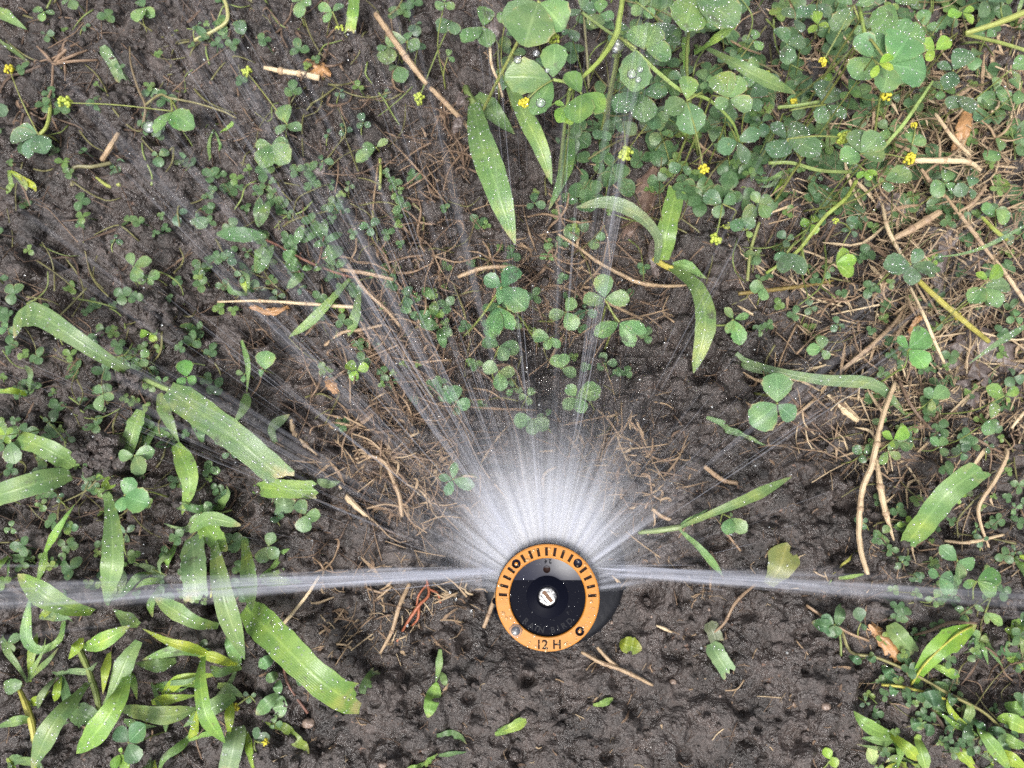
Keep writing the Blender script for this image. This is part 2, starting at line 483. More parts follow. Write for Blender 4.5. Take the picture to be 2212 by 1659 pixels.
# bare trodden mud in front of the sprinkler is flatter than the crumbly bed behind it
mudp = U(1400, 1560, 0)
flat = np.exp(-(((X - mudp[0]) / 95) ** 2 + ((Y - mudp[1]) / 38) ** 2))
crumbly = 1 - 0.42 * flat
Hh = 4.0 * fbm(X / 80, Y / 80, 1) + crumbly * (5.0 * fbm(X / 24, Y / 24, 2) + 4.2 * np.abs(fbm(X / 9, Y / 9, 5, 2))) + (0.5 + 0.5 * crumbly) * 2.4 * np.abs(vnoise(X / 3.6, Y / 3.6, 8)) \
    + 0.9 * np.abs(vnoise(X / 1.7, Y / 1.7, 9))
def stamp(cx, cy, r, h, sq=1.0):
    i0, i1 = np.searchsorted(gx, (cx - r, cx + r)); j0, j1 = np.searchsorted(gy, (cy - r, cy + r))
    if i1 - i0 < 2 or j1 - j0 < 2: return
    xs, ys = X[j0:j1, i0:i1] - cx, Y[j0:j1, i0:i1] - cy
    q = np.clip(1 - (xs ** 2 + (ys * sq) ** 2) / r ** 2, 0, 1)
    jc, ic = min((j0 + j1) // 2, Hh.shape[0] - 1), min((i0 + i1) // 2, Hh.shape[1] - 1)
    if h > 0:
        Hh[j0:j1, i0:i1] = np.where(q > 0, np.maximum(Hh[j0:j1, i0:i1], np.minimum(Hh[jc, ic], Hh[j0:j1, i0:i1].mean()) + h * np.sqrt(q) - 0.25 * r), Hh[j0:j1, i0:i1])
    else:
        Hh[j0:j1, i0:i1] += h * q ** 1.5
for i in range(9000):
    cx, cy = random.uniform(-232, 232), random.uniform(-95, 242)
    k = crumbly[np.searchsorted(gy, cy), np.searchsorted(gx, cx)]
    if random.random() > 0.25 + 0.75 * k: continue
    r = (1.1 + 4.4 * random.random() ** 2.2) * (0.5 + 0.5 * k)
    stamp(cx, cy, r, r * random.uniform(0.8, 1.35), random.uniform(0.7, 1.4))
for i in range(900):
    cx, cy = random.uniform(-120, 160), random.uniform(-95, 5)
    r = random.uniform(2.0, 5.5)
    stamp(cx, cy, r, r * random.uniform(.45, .8), random.uniform(.6, 1.6))
for i in range(1100):
    cx, cy = random.uniform(-232, 232), random.uniform(-95, 242)
    r = 1.2 + (5.5 if cy > -20 else 3) * random.random() ** 2.0
    stamp(cx, cy, r, -r * random.uniform(0.6, 1.5), random.uniform(0.6, 1.6))
for (vx, vy, r) in ((1060, 1380, 3.5), (955, 1405, 5), (1000, 1390, 4), (1895, 1560, 7), (1860, 1480, 6), (2090, 1480, 14), (2020, 1500, 9), (200, 1520, 10), (330, 1510, 12), (520, 1490, 8),
                    (1760, 1440, 4), (1725, 1370, 5), (1700, 1590, 6), (150, 640, 12), (210, 615, 8), (860, 260, 9), (1060, 250, 10), (2040, 310, 10), (1990, 1260, 8)):
    p = U(vx, vy, 0); stamp(p[0], p[1], r, -r * 1.0)
Hh += 0.3 * vnoise(X / 0.9, Y / 0.9, 12)
edge = np.clip((np.maximum(np.abs(X) / 236, np.abs(Y - 74) / 172) - 1) * 4, 0, 1)
Hh = Hh * (1 - 0.8 * edge)
rr = np.hypot(X - BX, Y - BY)
Hh = np.where(rr < 46, np.minimum(Hh, Hh * np.clip((rr - 27) / 12, 0, 1) - 1.0 * np.clip((36 - rr) / 8, 0, 1)), Hh)

def gz(x, y):
    i = int(np.clip(np.searchsorted(gx, x) - 1, 0, len(gx) - 2)); j = int(np.clip(np.searchsorted(gy, y) - 1, 0, len(gy) - 2))
    fx = (x - gx[i]) / (gx[i + 1] - gx[i]); fy = (y - gy[j]) / (gy[j + 1] - gy[j])
    return float((Hh[j, i] * (1 - fx) + Hh[j, i + 1] * fx) * (1 - fy) + (Hh[j + 1, i] * (1 - fx) + Hh[j + 1, i + 1] * fx) * fy)

ny_, nx_ = X.shape
Vg = np.stack([X, Y, Hh], -1).reshape(-1, 3) * K
ii, jj = np.meshgrid(np.arange(nx_ - 1), np.arange(ny_ - 1))
b0 = (jj * nx_ + ii).ravel()
Fg = np.stack([b0, b0 + 1, b0 + nx_ + 1, b0 + nx_], 1).astype(np.int32)
me = bpy.data.meshes.new('ground')
me.vertices.add(len(Vg)); me.vertices.foreach_set('co', Vg.astype(np.float32).ravel())
me.loops.add(Fg.size); me.loops.foreach_set('vertex_index', Fg.ravel())
me.polygons.add(len(Fg)); me.polygons.foreach_set('loop_start', np.arange(0, Fg.size, 4, dtype=np.int32))
me.polygons.foreach_set('use_smooth', np.ones(len(Fg), dtype=bool))
me.update(calc_edges=True); me.validate()
me.materials.append(M['soil'])
ground = bpy.data.objects.new('ground', me)
col.objects.link(ground)
tag(ground, 'dark wet crumbly soil under the plants and the sprinkler', kind='structure')

_bc = {}
def blob(mb, c, r, sq=(1, 1, 1), n=6, m_=9, rough=0.25, a=0.0):
    if (n, m_) not in _bc:
        ph, th = np.meshgrid(np.pi * np.arange(n + 1) / n, 2 * np.pi * np.arange(m_) / m_, indexing='ij')
        d = np.stack([np.sin(ph) * np.cos(th), np.sin(ph) * np.sin(th), np.cos(ph)], -1).reshape(-1, 3)
        _bc[(n, m_)] = (d, [(i * m_ + k, (i + 1) * m_ + k, (i + 1) * m_ + (k + 1) % m_, i * m_ + (k + 1) % m_) for i in range(n) for k in range(m_)])
    d, F = _bc[(n, m_)]
    s1 = random.random() * 100
    q = 1.0
    if rough: q = (1 + rough * vnoise(d[:, 0] * 2.1 + s1, d[:, 1] * 2.1 + d[:, 2] * 3.3) + rough * 0.5 * vnoise(d[:, 0] * 5 + s1, d[:, 1] * 5 + d[:, 2] * 6))[:, None]
    mb.add(np.asarray(c) + d * np.asarray(sq) * r * q, F, None, a)

# loose crumbs lying on the soil (uncountable)
mb = MB()
for i in range(5200):
    x, y = random.uniform(-225, 225), random.uniform(-92, 236)
    if math.hypot(x - BX, y - BY) < 31: continue
    r = 0.4 + 1.7 * random.random() ** 3
    blob(mb, (x, y, gz(x, y) + r * 0.3), r, (1, random.uniform(.7, 1.2), random.uniform(.6, .9)), 4, 6, 0.6)
tag(mb.build('soil_crumbs', M['clod']), 'loose crumbs of wet soil strewn over the ground', 'soil', kind='stuff')

def clod(vx, vy, z, size, label):
    p = U(vx, vy, z); r = mm(size, p)
    mb = MB()
    for i in range(26):
        q = rng.normal(0, 0.42, 3) * r
        blob(mb, p + q * np.array((1, 1, 0.45)), r * random.uniform(0.16, 0.42), (1, 1, 0.8), 7, 10, 0.5)
    o = mb.build('soil_clod', M['clod'], None, p - np.array((0, 0, r * 0.5)))
    tag(o, label, 'soil clod', 'soil clods thrown onto the plants')
clod(222, 985, 15, 52, 'crumbly grey-brown soil clod between two dewy grass blades and a clover leaf')
clod(338, 682, 13, 38, 'small crumbly soil clod caught on stems near the arching grass blade')
clod(283, 815, 13, 26, 'little soil clod stuck to the joint of the long grass runner')
clod(110, 85, 4, 40, 'rounded dark soil clod in the upper corner beside dry twigs')

# ------------------------------------------------------------------ sprinkler
R0 = 12.75                                                     # radius of the orange ring
ZT = 100.0
spr = thing('sprinkler', (BX, BY, -2.0), 'pop-up lawn sprinkler with orange ring nozzle marked 12 H, spraying water', 'sprinkler')
def lathe(mb, prof, seg=96, cx=NX, cy=NY):
    n = len(prof); V = []; F = []
    for r, z in prof:
        for k in range(seg):
            th = 2 * math.pi * k / seg
            V.append((cx + r * math.cos(th), cy + r * math.sin(th), z))
    for i in range(n - 1):
        for k in range(seg):
            F.append((i * seg + k, i * seg + (k + 1) % seg, (i + 1) * seg + (k + 1) % seg, (i + 1) * seg + k))
    mb.add(V, F)
mb = MB(); lathe(mb, [(0.1, 6.5), (15.2, 6.5), (15.6, 6.1), (15.8, 3.6), (16.6, 3.1), (24.6, 1.9), (26.2, 1.2), (26.8, 0.2), (26.8, -6)], 96, BX, BY)
part(mb, 'base_cap', M['cap'], spr)
mb = MB()
for k in range(28):                                           # grip ribs round the cap
    th = 2 * math.pi * k / 28
    c, s = math.cos(th), math.sin(th)
    tube(mb, [(BX + 26.9 * c, BY + 26.9 * s, 0.4), (BX + 26.9 * c, BY + 26.9 * s, -4)], [0.55, 0.55], 5, 2)
part(mb, 'cap_ribs', M['cap'], spr)
mb = MB(); tube(mb, [(BX, BY, 3.0), ((BX + NX) / 2, (BY + NY) / 2, 45.0), (NX, NY, 85.0)], 8.4, 48, 12)
lathe(mb, [(8.4, 84.0), (10.8, 86.0), (11.6, 88.0), (11.6, 91.0)])
part(mb, 'riser', M['black'], spr)
mb = MB(); lathe(mb, [(11.4, 89.6), (12.5, 90.4), (12.75, 92.0), (12.9, 96.9), (12.75, 97.3), (9.0, 97.3)])
part(mb, 'nozzle_body', M['black'], spr)
mb = MB()
for th in (52, 66, 186, 196, 305):                              # small lugs on the rim
    c, s = math.cos(math.radians(th)), math.sin(math.radians(th))
    blob(mb, (NX + 12.9 * c, NY + 12.9 * s, 94.6), 1.0, (0.9, 0.9, 1.6), 6, 10, 0.0)
part(mb, 'rim_lugs', M['black'], spr)

def temp(mb, name='t'):
    o = mb.build(name, M['black'], None, (0, 0, 0), False)
    return o
def merge_close(o, d=1e-6):
    bm = bmesh.new(); bm.from_mesh(o.data)
    bmesh.ops.remove_doubles(bm, verts=bm.verts, dist=d)
    bmesh.ops.recalc_face_normals(bm, faces=bm.faces)
    bm.to_mesh(o.data); bm.free()
# the ring with real slots and holes
RI = 9.32
mb = MB(); lathe(mb, [(RI, 97.4), (RI, 99.75), (RI + 0.2, ZT), (R0 - 0.35, ZT), (R0 - 0.08, 99.85), (R0, 99.5), (R0, 97.4), (RI, 97.4)], 160)
ring = temp(mb, 'orange_ring'); merge_close(ring)
cut = MB()
def box(mb, c, ax, ay, lx, ly, z0, z1):
    c = np.asarray(c, float); ax = np.asarray(ax); ay = np.asarray(ay)
    V = [np.array((*(c + ax * sx * lx + ay * sy * ly), z)) for z in (z0, z1) for sx, sy in ((-1, -1), (1, -1), (1, 1), (-1, 1))]
    mb.add(V, [(3, 2, 1, 0), (4, 5, 6, 7), (0, 1, 5, 4), (1, 2, 6, 5), (2, 3, 7, 6), (3, 0, 4, 7)])
SLOTS = [2, 13.3, 24.7, 36.2, 58.4, 69.5, 80.2, 91, 101.5, 112, 122.6, 144.2, 155, 166, 177]
for d in SLOTS:
    th = math.radians(d); c, s = math.cos(th), math.sin(th)
    box(cut, (NX + 0.857 * R0 * c, NY + 0.857 * R0 * s), (c, s), (-s, c), 0.081 * R0, 0.028 * R0, 98.6, 101)
HOLES = [(47, 0.866), (134, 0.866), (225.3, 0.872), (314, 0.872)]
for d, q in HOLES:
    th = math.radians(d); cx, cy = NX + q * R0 * math.cos(th), NY + q * R0 * math.sin(th)
    n_ = 24; V = [(cx + 0.088 * R0 * math.cos(2 * math.pi * k / n_), cy + 0.088 * R0 * math.sin(2 * math.pi * k / n_), z) for z in (98.3, 101) for k in range(n_)]
    F = [(k, (k + 1) % n_, n_ + (k + 1) % n_, n_ + k) for k in range(n_)] + [tuple(range(n_ - 1, -1, -1)), tuple(range(n_, 2 * n_))]
    cut.add(V, F)
cuto = temp(cut, 'cutter'); merge_close(cuto)
mod = ring.modifiers.new('cut', 'BOOLEAN'); mod.operation = 'DIFFERENCE'; mod.object = cuto; mod.solver = 'EXACT'
bpy.context.view_layer.update()
dg = bpy.context.evaluated_depsgraph_get()
cutme = bpy.data.meshes.new_from_object(ring.evaluated_get(dg))
bpy.data.objects.remove(cuto); bpy.data.objects.remove(ring)
cutme.name = 'orange_ring'
cutme.transform(Matrix.Translation(-Vector((BX, BY, -2.0)) * K))
cutme.materials.clear(); cutme.materials.append(M['orange'])
ro = bpy.data.objects.new('orange_ring', cutme); col.objects.link(ro); ro.parent = spr
# dark floors of the slots and holes
for d in SLOTS:
    th = math.radians(d); c, s = math.cos(th), math.sin(th)
    mb = MB(); box(mb, (NX + 0.857 * R0 * c, NY + 0.857 * R0 * s), (c, s), (-s, c), 0.0800 * R0, 0.0272 * R0, 98.55, 99.55)
    part(mb, 'slot', M['ink'], spr, smooth=False, parent=ro)
for i, (d, q) in enumerate(HOLES):
    th = math.radians(d); cx, cy = NX + q * R0 * math.cos(th), NY + q * R0 * math.sin(th)
    mb = MB(); lathe(mb, [(0.02, 99.2), (0.085 * R0, 99.2), (0.0855 * R0, 99.6), (0.087 * R0, 99.2), (0.087 * R0, 98.35)], 28, cx, cy)
    part(mb, 'pin_hole', M['black_sky_sheen'], spr, parent=ro)
    if i in (1, 3):
        mb = MB(); lathe(mb, [(0.44, 99.0), (0.44, 99.9), (0.34, 100.0), (0.01, 100.0)], 20, cx, cy)
        part(mb, 'orange_pin', M['orange'], spr, parent=ro)
# black face plate: flat part with boss, and the dished upper segment
def seg_disc(zf, inside, r1, r0=0.0, nr=14, nt=160):
    """polar sheet limited to points where inside(x, y)"""
    V, F, ok = [], [], []
    for i in range(nr + 1):
        r = r0 + (r1 - r0) * i / nr
        for k in range(nt):
            th = 2 * math.pi * k / nt
            x, y = r * math.cos(th), r * math.sin(th)
            V.append((NX + x, NY + y, zf(x, y)))
    for i in range(nr):
        for k in range(nt):
            F.append((i * nt + k, i * nt + (k + 1) % nt, (i + 1) * nt + (k + 1) % nt, (i + 1) * nt + k))
    return V, F
CH = 0.315 * R0
mb = MB()
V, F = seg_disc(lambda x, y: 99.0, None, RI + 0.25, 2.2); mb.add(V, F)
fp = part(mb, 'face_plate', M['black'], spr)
# upper dished segment, built row by row above the chord
mb = MB(); V = []; F = []
nu, nv = 60, 16
RB = 0.40 * R0
for j in range(nv + 1):
    for i in range(nu + 1):
        a0 = math.asin(CH / RI); th = a0 + (math.pi - 2 * a0) * i / nu
        c, s = math.cos(th), math.sin(th)
        rin = max(RB if CH / s < RB else 0.0, CH / s)
        r = rin + (RI - rin) * j / nv
        V.append((NX + r * c, NY + r * s, 99.06 + 0.62 * ((r - RB) / (RI - RB)) ** 1.25 if r > RB else 99.06))
for j in range(nv):
    for i in range(nu):
        q = j * (nu + 1) + i
        F.append((q, q + nu + 1, q + nu + 2, q + 1))
mb.add(V, F)
part(mb, 'dished_segment', M['black_sky_sheen'], spr, parent=fp)
mb = MB(); lathe(mb, [(0.02, 99.30), (0.062 * R0, 99.30), (0.066 * R0, 99.55), (0.07 * R0, 99.45), (0.072 * R0, 98.9)], 24, NX - 0.01 * R0, NY + 0.515 * R0)
part(mb, 'port', M['ink'], spr, parent=fp)
mb = MB(); lathe(mb, [(0.405 * R0, 99.0), (0.395 * R0, 99.12), (0.26 * R0, 99.18), (0.225 * R0, 99.5), (0.205 * R0, 99.5), (0.195 * R0, 99.2), (0.19 * R0, 97.5)], 64)
part(mb, 'screw_collar', M['black'], spr, parent=fp)
# screw
mb = MB(); lathe(mb, [(0.182 * R0, 97.6), (0.182 * R0, 98.95), (0.168 * R0, 99.22), (0.12 * R0, 99.27), (0.02, 99.28)], 40, NX, NY + 0.012 * R0)
sc = part(mb, 'screw', M['steel'], spr)
mb = MB(); th = math.radians(-50)
box(mb, (NX + 0.03, NY + 0.012 * R0 - 0.05), (math.cos(th), math.sin(th)), (-math.sin(th), math.cos(th)), 0.128 * R0, 0.036 * R0, 99.0, 99.33)
part(mb, 'screw_slot', M['rust'], spr, smooth=False, parent=sc)

def letters(txt, size, depth, place):
    """flat text mesh; place(x, char index) gives (origin xy, angle) for each character"""
    out = []
    for i, ch in enumerate(txt):
        if ch == ' ': continue
        cu = bpy.data.curves.new('t', 'FONT'); cu.body = ch; cu.size = size; cu.extrude = depth; cu.align_x = 'CENTER'
        cu.offset = size * 0.022
        o = bpy.data.objects.new('t', cu); col.objects.link(o)
        bpy.context.view_layer.update()
        me = bpy.data.meshes.new_from_object(o.evaluated_get(bpy.context.evaluated_depsgraph_get()))
        co = np.array([v.co[:] for v in me.vertices]).reshape(-1, 3); fa = [tuple(p.vertices) for p in me.polygons]
        bpy.data.objects.remove(o); bpy.data.curves.remove(cu); bpy.data.meshes.remove(me)
        if len(co) == 0: continue
        (px, py), an, z = place(i)
        c, s = math.cos(an), math.sin(an)
        V = np.stack([px + co[:, 0] * c - co[:, 1] * s, py + co[:, 0] * s + co[:, 1] * c, z + co[:, 2]], 1)
        out.append((V, fa))
    return out
def text_part(name, items, mat, parent):
    mb = MB()
    for V, fa in items: mb.add(V, fa)
    return part(mb, name, mat, spr, smooth=False, parent=parent)
xs12 = {0: -0.175, 1: -0.06, 3: 0.168}
text_part('size_marking', letters('12 H', 3.0, 0.03, lambda i: ((NX + xs12[i] * R0, NY - 0.945 * R0), 0.0, 99.99)), M['ink'], ro)
W = 'RAIN BIRD'
angs = [227, 239.5, 248.5, 258.5, 0, 279, 289.5, 300, 313]
def arc(i):
    th = math.radians(angs[i]); r = 0.665 * R0
    return (NX + r * math.cos(th), NY + r * math.sin(th)), th + math.pi / 2, 99.03
text_part('raised_lettering', letters(W, 1.95, 0.06, arc), M['letter'], fp)
def tf(i): return (NX + (0.055 - 0.085 * i) * R0, NY + 0.705 * R0), math.pi, 99.72
text_part('raised_number', letters('24', 1.5, 0.05, tf), M['letter'], fp)
mb = MB(); th = math.radians(326); r = 0.505 * R0; cx, cy = NX + r * math.cos(th), NY + r * math.sin(th)
tube(mb, [(cx + 0.58 * math.cos(q), cy + 0.58 * math.sin(q), 99.04) for q in np.linspace(0, 2 * math.pi, 17)], 0.055, 5, 34)
for V, fa in letters('R', 0.85, 0.04, lambda i: ((cx - 0.18, cy - 0.2), th + math.pi / 2, 99.04)): mb.add(V, fa)
part(mb, 'registered_mark', M['letter'], spr, parent=fp)
# water standing on the nozzle
mb = MB()
for i in range(110):
    th = random.uniform(0, 2 * math.pi); r = R0 * random.uniform(0.755, 0.975)
    rad = 0.12 + 0.42 * random.random() ** 2.5
    dome(mb, np.array((NX + r * math.cos(th), NY + r * math.sin(th), ZT)), (0, 0, 1), rad, 0.45)
for d, q, rad in ((-6, .84, .5), (120, .80, .42), (114, .87, .33), (84, .83, .2), (283, .87, .33), (266, .84, .32), (247, .98, .3), (296, .955, .33), (140, .9, .25)):
    th = math.radians(d); dome(mb, np.array((NX + R0 * q * math.cos(th), NY + R0 * q * math.sin(th), ZT)), (0, 0, 1), rad, 0.45)
wd = part(mb, 'ring_water_drops', M['drop_orange'], spr, parent=ro); wd['kind'] = 'stuff'
mb = MB()
th = math.radians(225.3); dome(mb, np.array((NX + R0 * .872 * math.cos(th), NY + R0 * .872 * math.sin(th), ZT)), (0, 0, 1), 1.75, 0.4)
part(mb, 'large_water_drop', M['drop'], spr, parent=ro)
mb = MB()
for i in range(120):
    th = random.uniform(0, 2 * math.pi); r = R0 * random.uniform(0.25, 0.71)
    x, y = r * math.cos(th), r * math.sin(th)
    z = 99.02 if y < CH else 99.06 + 0.62 * (max(r - RB, 0) / (RI - RB)) ** 1.25
    dome(mb, np.array((NX + x, NY + y, z)), (0, 0, 1), 0.05 + 0.16 * random.random() ** 3, 0.5)
wd = part(mb, 'face_water_drops', M['drop'], spr, parent=fp); wd['kind'] = 'stuff'

# ------------------------------------------------------------------ grass
GG = (0.135, 0.208, 0.07); GB = (0.155, 0.25, 0.055); GY = (0.21, 0.275, 0.035); GD = (0.085, 0.145, 0.05); GP = (0.145, 0.205, 0.095)
def jit(c, s=0.14):
    k = 1.14 + random.uniform(-s, s)
    return tuple(max(0.0, x * k * (1 + random.uniform(-s, s) * 0.5)) for x in c)

def blade_into(root, pts, w, color, kind='lance', dewd=0.22, twist=0.0, name='blade', rise=True):
    """pts: (picture x, picture y, height mm) from base to tip; w: full width in picture units"""
    P = [U(*q) for q in pts]
    n = 18
    twist_end = random.uniform(-1, 1)
    C = spline(P, n)
    for i in range(n):
        C[i][2] = max(C[i][2], gz(C[i][0], C[i][1]) + 0.6)
    t = np.linspace(0, 1, n)
    if kind == 'lance': prof = np.minimum(1, 0.42 + 1.9 * t) * np.clip((1 - t) * 1.75, 0, 1) ** 0.8
    elif kind == 'cut': prof = np.minimum(1, 0.55 + 2.2 * t) * (1 - 0.12 * t)
    elif kind == 'oval': prof = np.clip(np.sin(np.pi * np.clip(t, 0.02, 0.985)), 0, 1) ** 0.62
    else: prof = np.minimum(1, 0.3 + 0.9 * t) * np.clip((1 - t) * 3.0, 0, 1) ** 0.7     # 'wide'
    half = np.array([mm(w, C[i]) for i in range(n)]) * 0.5 * np.maximum(prof, 0.03)
    half *= 1 + 0.05 * np.array([float(vnoise(i * 0.7, pts[0][0] * 0.37)) for i in range(n)])
    side = []
    for i in range(n):
        T = nrm(C[min(i + 1, n - 1)] - C[max(i - 1, 0)])
        view = nrm(C[i] - _c)
        ref = nrm(np.array((0, 0, 1.0)) * 0.75 - view * 0.25)
        S = nrm(np.cross(T, ref))
        Nn = np.cross(S, T)
        an = twist * (t[i] - 0.3)
        side.append(S * math.cos(an) + Nn * math.sin(an))
    mb = MB()
    G = sheet(mb, C, half, side, 7, random.uniform(0.06, 0.24), random.uniform(0.02, 0.10), 0.0, [half[i] * random.uniform(-.05, .04) * (2.2 if kind == 'oval' and w > 35 else 1) for i in range(n)])
    if kind == 'cut':
        T = nrm(C[-1] - C[-2]); k0 = len(mb.v[0]) - 7
        for q in range(7): mb.v[0][k0 + q] += T * half[-1] * (random.uniform(-.35, .35) + 0.45 * (q - 3) / 3 * twist_end)
    o = part(mb, name, M['grass'], root, jit(color))
    return o, G, C

def stem_into(root, pts, w, color, name='stem', mat='stem', rough=0.15):
    P = [U(*q) for q in pts]
    for p in P: p[2] = max(p[2], gz(p[0], p[1]) + 0.4)
    mb = MB()
    ws = np.atleast_1d(w)
    tube(mb, P, [mm(float(np.interp(i / (len(P) - 1), np.linspace(0, 1, len(ws)), ws)), P[i]) * 0.5 for i in range(len(P))], 6, max(6, 4 * len(P)), 0.0, rough)
    return part(mb, name, M[mat], root, jit(color))

def grass_plant(label, blades, stems=(), dewd=0.20, group=None, name='grass_plant', cat='grass', dry=False):
    x, y, z = blades[0][0][0] if blades else stems[0][0][0]
    p = U(x, y, z); p[2] = gz(p[0], p[1])
    root = thing(name, p, label, cat, group)
    dm = MB()
    for b in blades:
        pts, w, colr = b[0], b[1], b[2]
        kw = b[3] if len(b) > 3 else {}
        o, G, C = blade_into(root, pts, w, colr, **kw)
        dew(dm, G, dewd)
    for s in stems:
        stem_into(root, *s)
    if dm.n:
        d = part(dm, 'dew_drops', M['dew'], root); d['kind'] = 'stuff'
    return root

cutk = dict(kind='cut'); ov = dict(kind='oval'); wd_ = dict(kind='wide')
STG = (0.13, 0.17, 0.05); STY = (0.30, 0.29, 0.06); STB = (0.13, 0.07, 0.05)
grass_plant('long grass runner with two broad dewy blades and muddy joints, arching across the soil', [
    ([(285, 806, 10), (225, 772, 20), (150, 722, 26), (85, 682, 25), (45, 690, 14), (30, 730, 6)], 60, GG, dict(kind='wide')),
    ([(365, 842, 14), (430, 888, 26), (520, 955, 30), (612, 1034, 24)], 66, GG, dict(kind='cut')),
    ([(345, 850, 9), (352, 880, 12), (370, 920, 12), (388, 958, 9)], 27, GG),
    ([(380, 960, 9), (402, 1005, 15), (410, 1050, 15), (393, 1112, 9)], 44, GB),
    ([(305, 886, 8), (288, 930, 10), (266, 1006, 6)], 34, GG, dict(kind='cut')),
    ([(420, 885, 7), (432, 920, 7), (440, 960, 5)], 36, GD),
], [([(282, 806, 9), (320, 822, 10), (366, 842, 12)], 12, STG)])
grass_plant('pair of thick dewy grass blades fanning away from the soil clod towards the picture edge', [
    ([(160, 1008, 8), (130, 985, 16), (85, 962, 18), (35, 948, 15)], 42, GG, cutk),
    ([(152, 1024, 8), (80, 1043, 16), (5, 1066, 18), (-50, 1085, 14)], 52, GG, cutk)])
grass_plant('broad upright dewy blade running down into the spreading spray line', [
    ([(232, 1066, 8), (242, 1130, 20), (243, 1220, 26), (226, 1300, 16)], 56, GG, wd_)])
grass_plant('narrow creased grass blade slanting to a point beside a dry twig', [
    ([(98, 1192, 6), (115, 1160, 10), (140, 1120, 12), (161, 1090, 10)], 17, GB), ([(98, 1192, 6), (92, 1225, 7), (78, 1262, 5)], 18, GB)])
grass_plant('wide pointed blade and curled loop of grass under the water jet near the picture edge', [
    ([(200, 1322, 10), (150, 1312, 22), (95, 1285, 28), (38, 1240, 26)], 58, GB, wd_),
    ([(138, 1342, 6), (128, 1382, 8), (88, 1404, 8), (58, 1378, 9), (64, 1290, 12)], 27, GG, wd_)])
grass_plant('large leafy grass clump with long crossing dewy blades at the lower corner', [
    ([(192, 1474, 10), (150, 1522, 24), (108, 1575, 28), (68, 1662, 24)], 52, GG, wd_),
    ([(280, 1440, 10), (258, 1505, 26), (215, 1572, 28), (165, 1628, 20)], 58, GB, wd_),
    ([(300, 1385, 14), (272, 1430, 16), (240, 1500, 14), (222, 1520, 12)], 40, GG),
    ([(236, 1410, 10), (228, 1450, 18), (222, 1500, 16)], 22, GY),
    ([(258, 1528, 8), (300, 1538, 16), (360, 1545, 16), (428, 1530, 10)], 44, GG, wd_),
    ([(268, 1556, 6), (300, 1568, 10), (338, 1569, 8)], 18, GG),
    ([(180, 1398, 8), (205, 1392, 18), (240, 1375, 20), (281, 1352, 18)], 42, GB, wd_),
    ([(176, 1378, 10), (165, 1400, 14), (148, 1424, 12)], 24, GY),
    ([(150, 1540, 5), (185, 1546, 9), (205, 1560, 6)], 50, GD, ov),
    ([(285, 1455, 12), (290, 1480, 15), (296, 1512, 12)], 15, GB),
    ([(75, 1605, 5), (100, 1572, 6), (150, 1560, 5)], 26, GD)],
    [([(170, 1400, 6), (190, 1445, 8), (208, 1500, 8), (215, 1540, 6)], 13, STG)])
grass_plant('grass shoot with three slim blades meeting at a thin dark joint', [
    ([(452, 1413, 8), (410, 1398, 18), (360, 1384, 20), (308, 1358, 18)], 22, GY),
    ([(450, 1414, 7), (400, 1402, 13), (350, 1412, 14), (306, 1426, 10)], 27, GG),
    ([(380, 1426, 6), (340, 1438, 10), (290, 1432, 8)], 28, GG),
    ([(300, 1350, 6), (275, 1338, 9), (245, 1316, 8)], 30, GG)], [([(450, 1413, 8), (470, 1416, 7), (492, 1420, 5)], 4, STB)])
grass_plant('tall dewy blades standing crossed by the water jet, one long and pointed downward', [
    ([(462, 1165, 12), (474, 1240, 34), (494, 1325, 34), (528, 1425, 20)], 52, GG, wd_),
    ([(416, 1160, 10), (420, 1230, 26), (424, 1296, 26)], 58, GP, cutk),
    ([(528, 1165, 10), (536, 1235, 24), (543, 1320, 18)], 42, GG, wd_),
    ([(472, 1352, 14), (425, 1345, 26), (378, 1318, 28), (332, 1290, 26)], 42, GG, wd_),
    ([(430, 1120, 10), (455, 1150, 14), (490, 1190, 16)], 46, GB, ov),
    ([(410, 1150, 12), (450, 1120, 16), (520, 1135, 16)], 30, GG, ov)],
    [([(462, 1175, 14), (458, 1230, 24), (456, 1290, 24)], 5, STY), ([(462, 1175, 14), (476, 1225, 26), (492, 1270, 26)], 5, STY)])
grass_plant('broadest single grass blade, bent and cut square at its end on bare mud', [
    ([(530, 1312, 8), (590, 1370, 24), (670, 1450, 28), (735, 1500, 24), (772, 1508, 20)], 70, GB, cutk),
    ([(792, 1492, 6), (800, 1470, 5), (812, 1448, 4)], 26, GD, cutk)])
grass_plant('bright yellow-green grass tuft with a pale upright blade beside the broad cut blade', [
    ([(440, 1418, 14), (434, 1470, 24), (446, 1545, 26), (486, 1605, 18)], 40, GB, wd_),
    ([(352, 1502, 8), (372, 1482, 12), (400, 1466, 14), (478, 1456, 10)], 26, GY),
    ([(328, 1517, 8), (370, 1510, 13), (425, 1502, 10)], 24, GY),
    ([(508, 1504, 10), (462, 1526, 16), (396, 1570, 12)], 36, GG),
    ([(497, 1512, 8), (496, 1550, 13), (494, 1592, 9)], 22, GY),
    ([(514, 1570, 8), (505, 1610, 14), (492, 1668, 12)], 46, GP, cutk),
    ([(532, 1580, 6), (542, 1620, 9), (555, 1668, 8)], 16, GY),
    ([(470, 1480, 6), (500, 1490, 9), (530, 1510, 6)], 22, GG)])
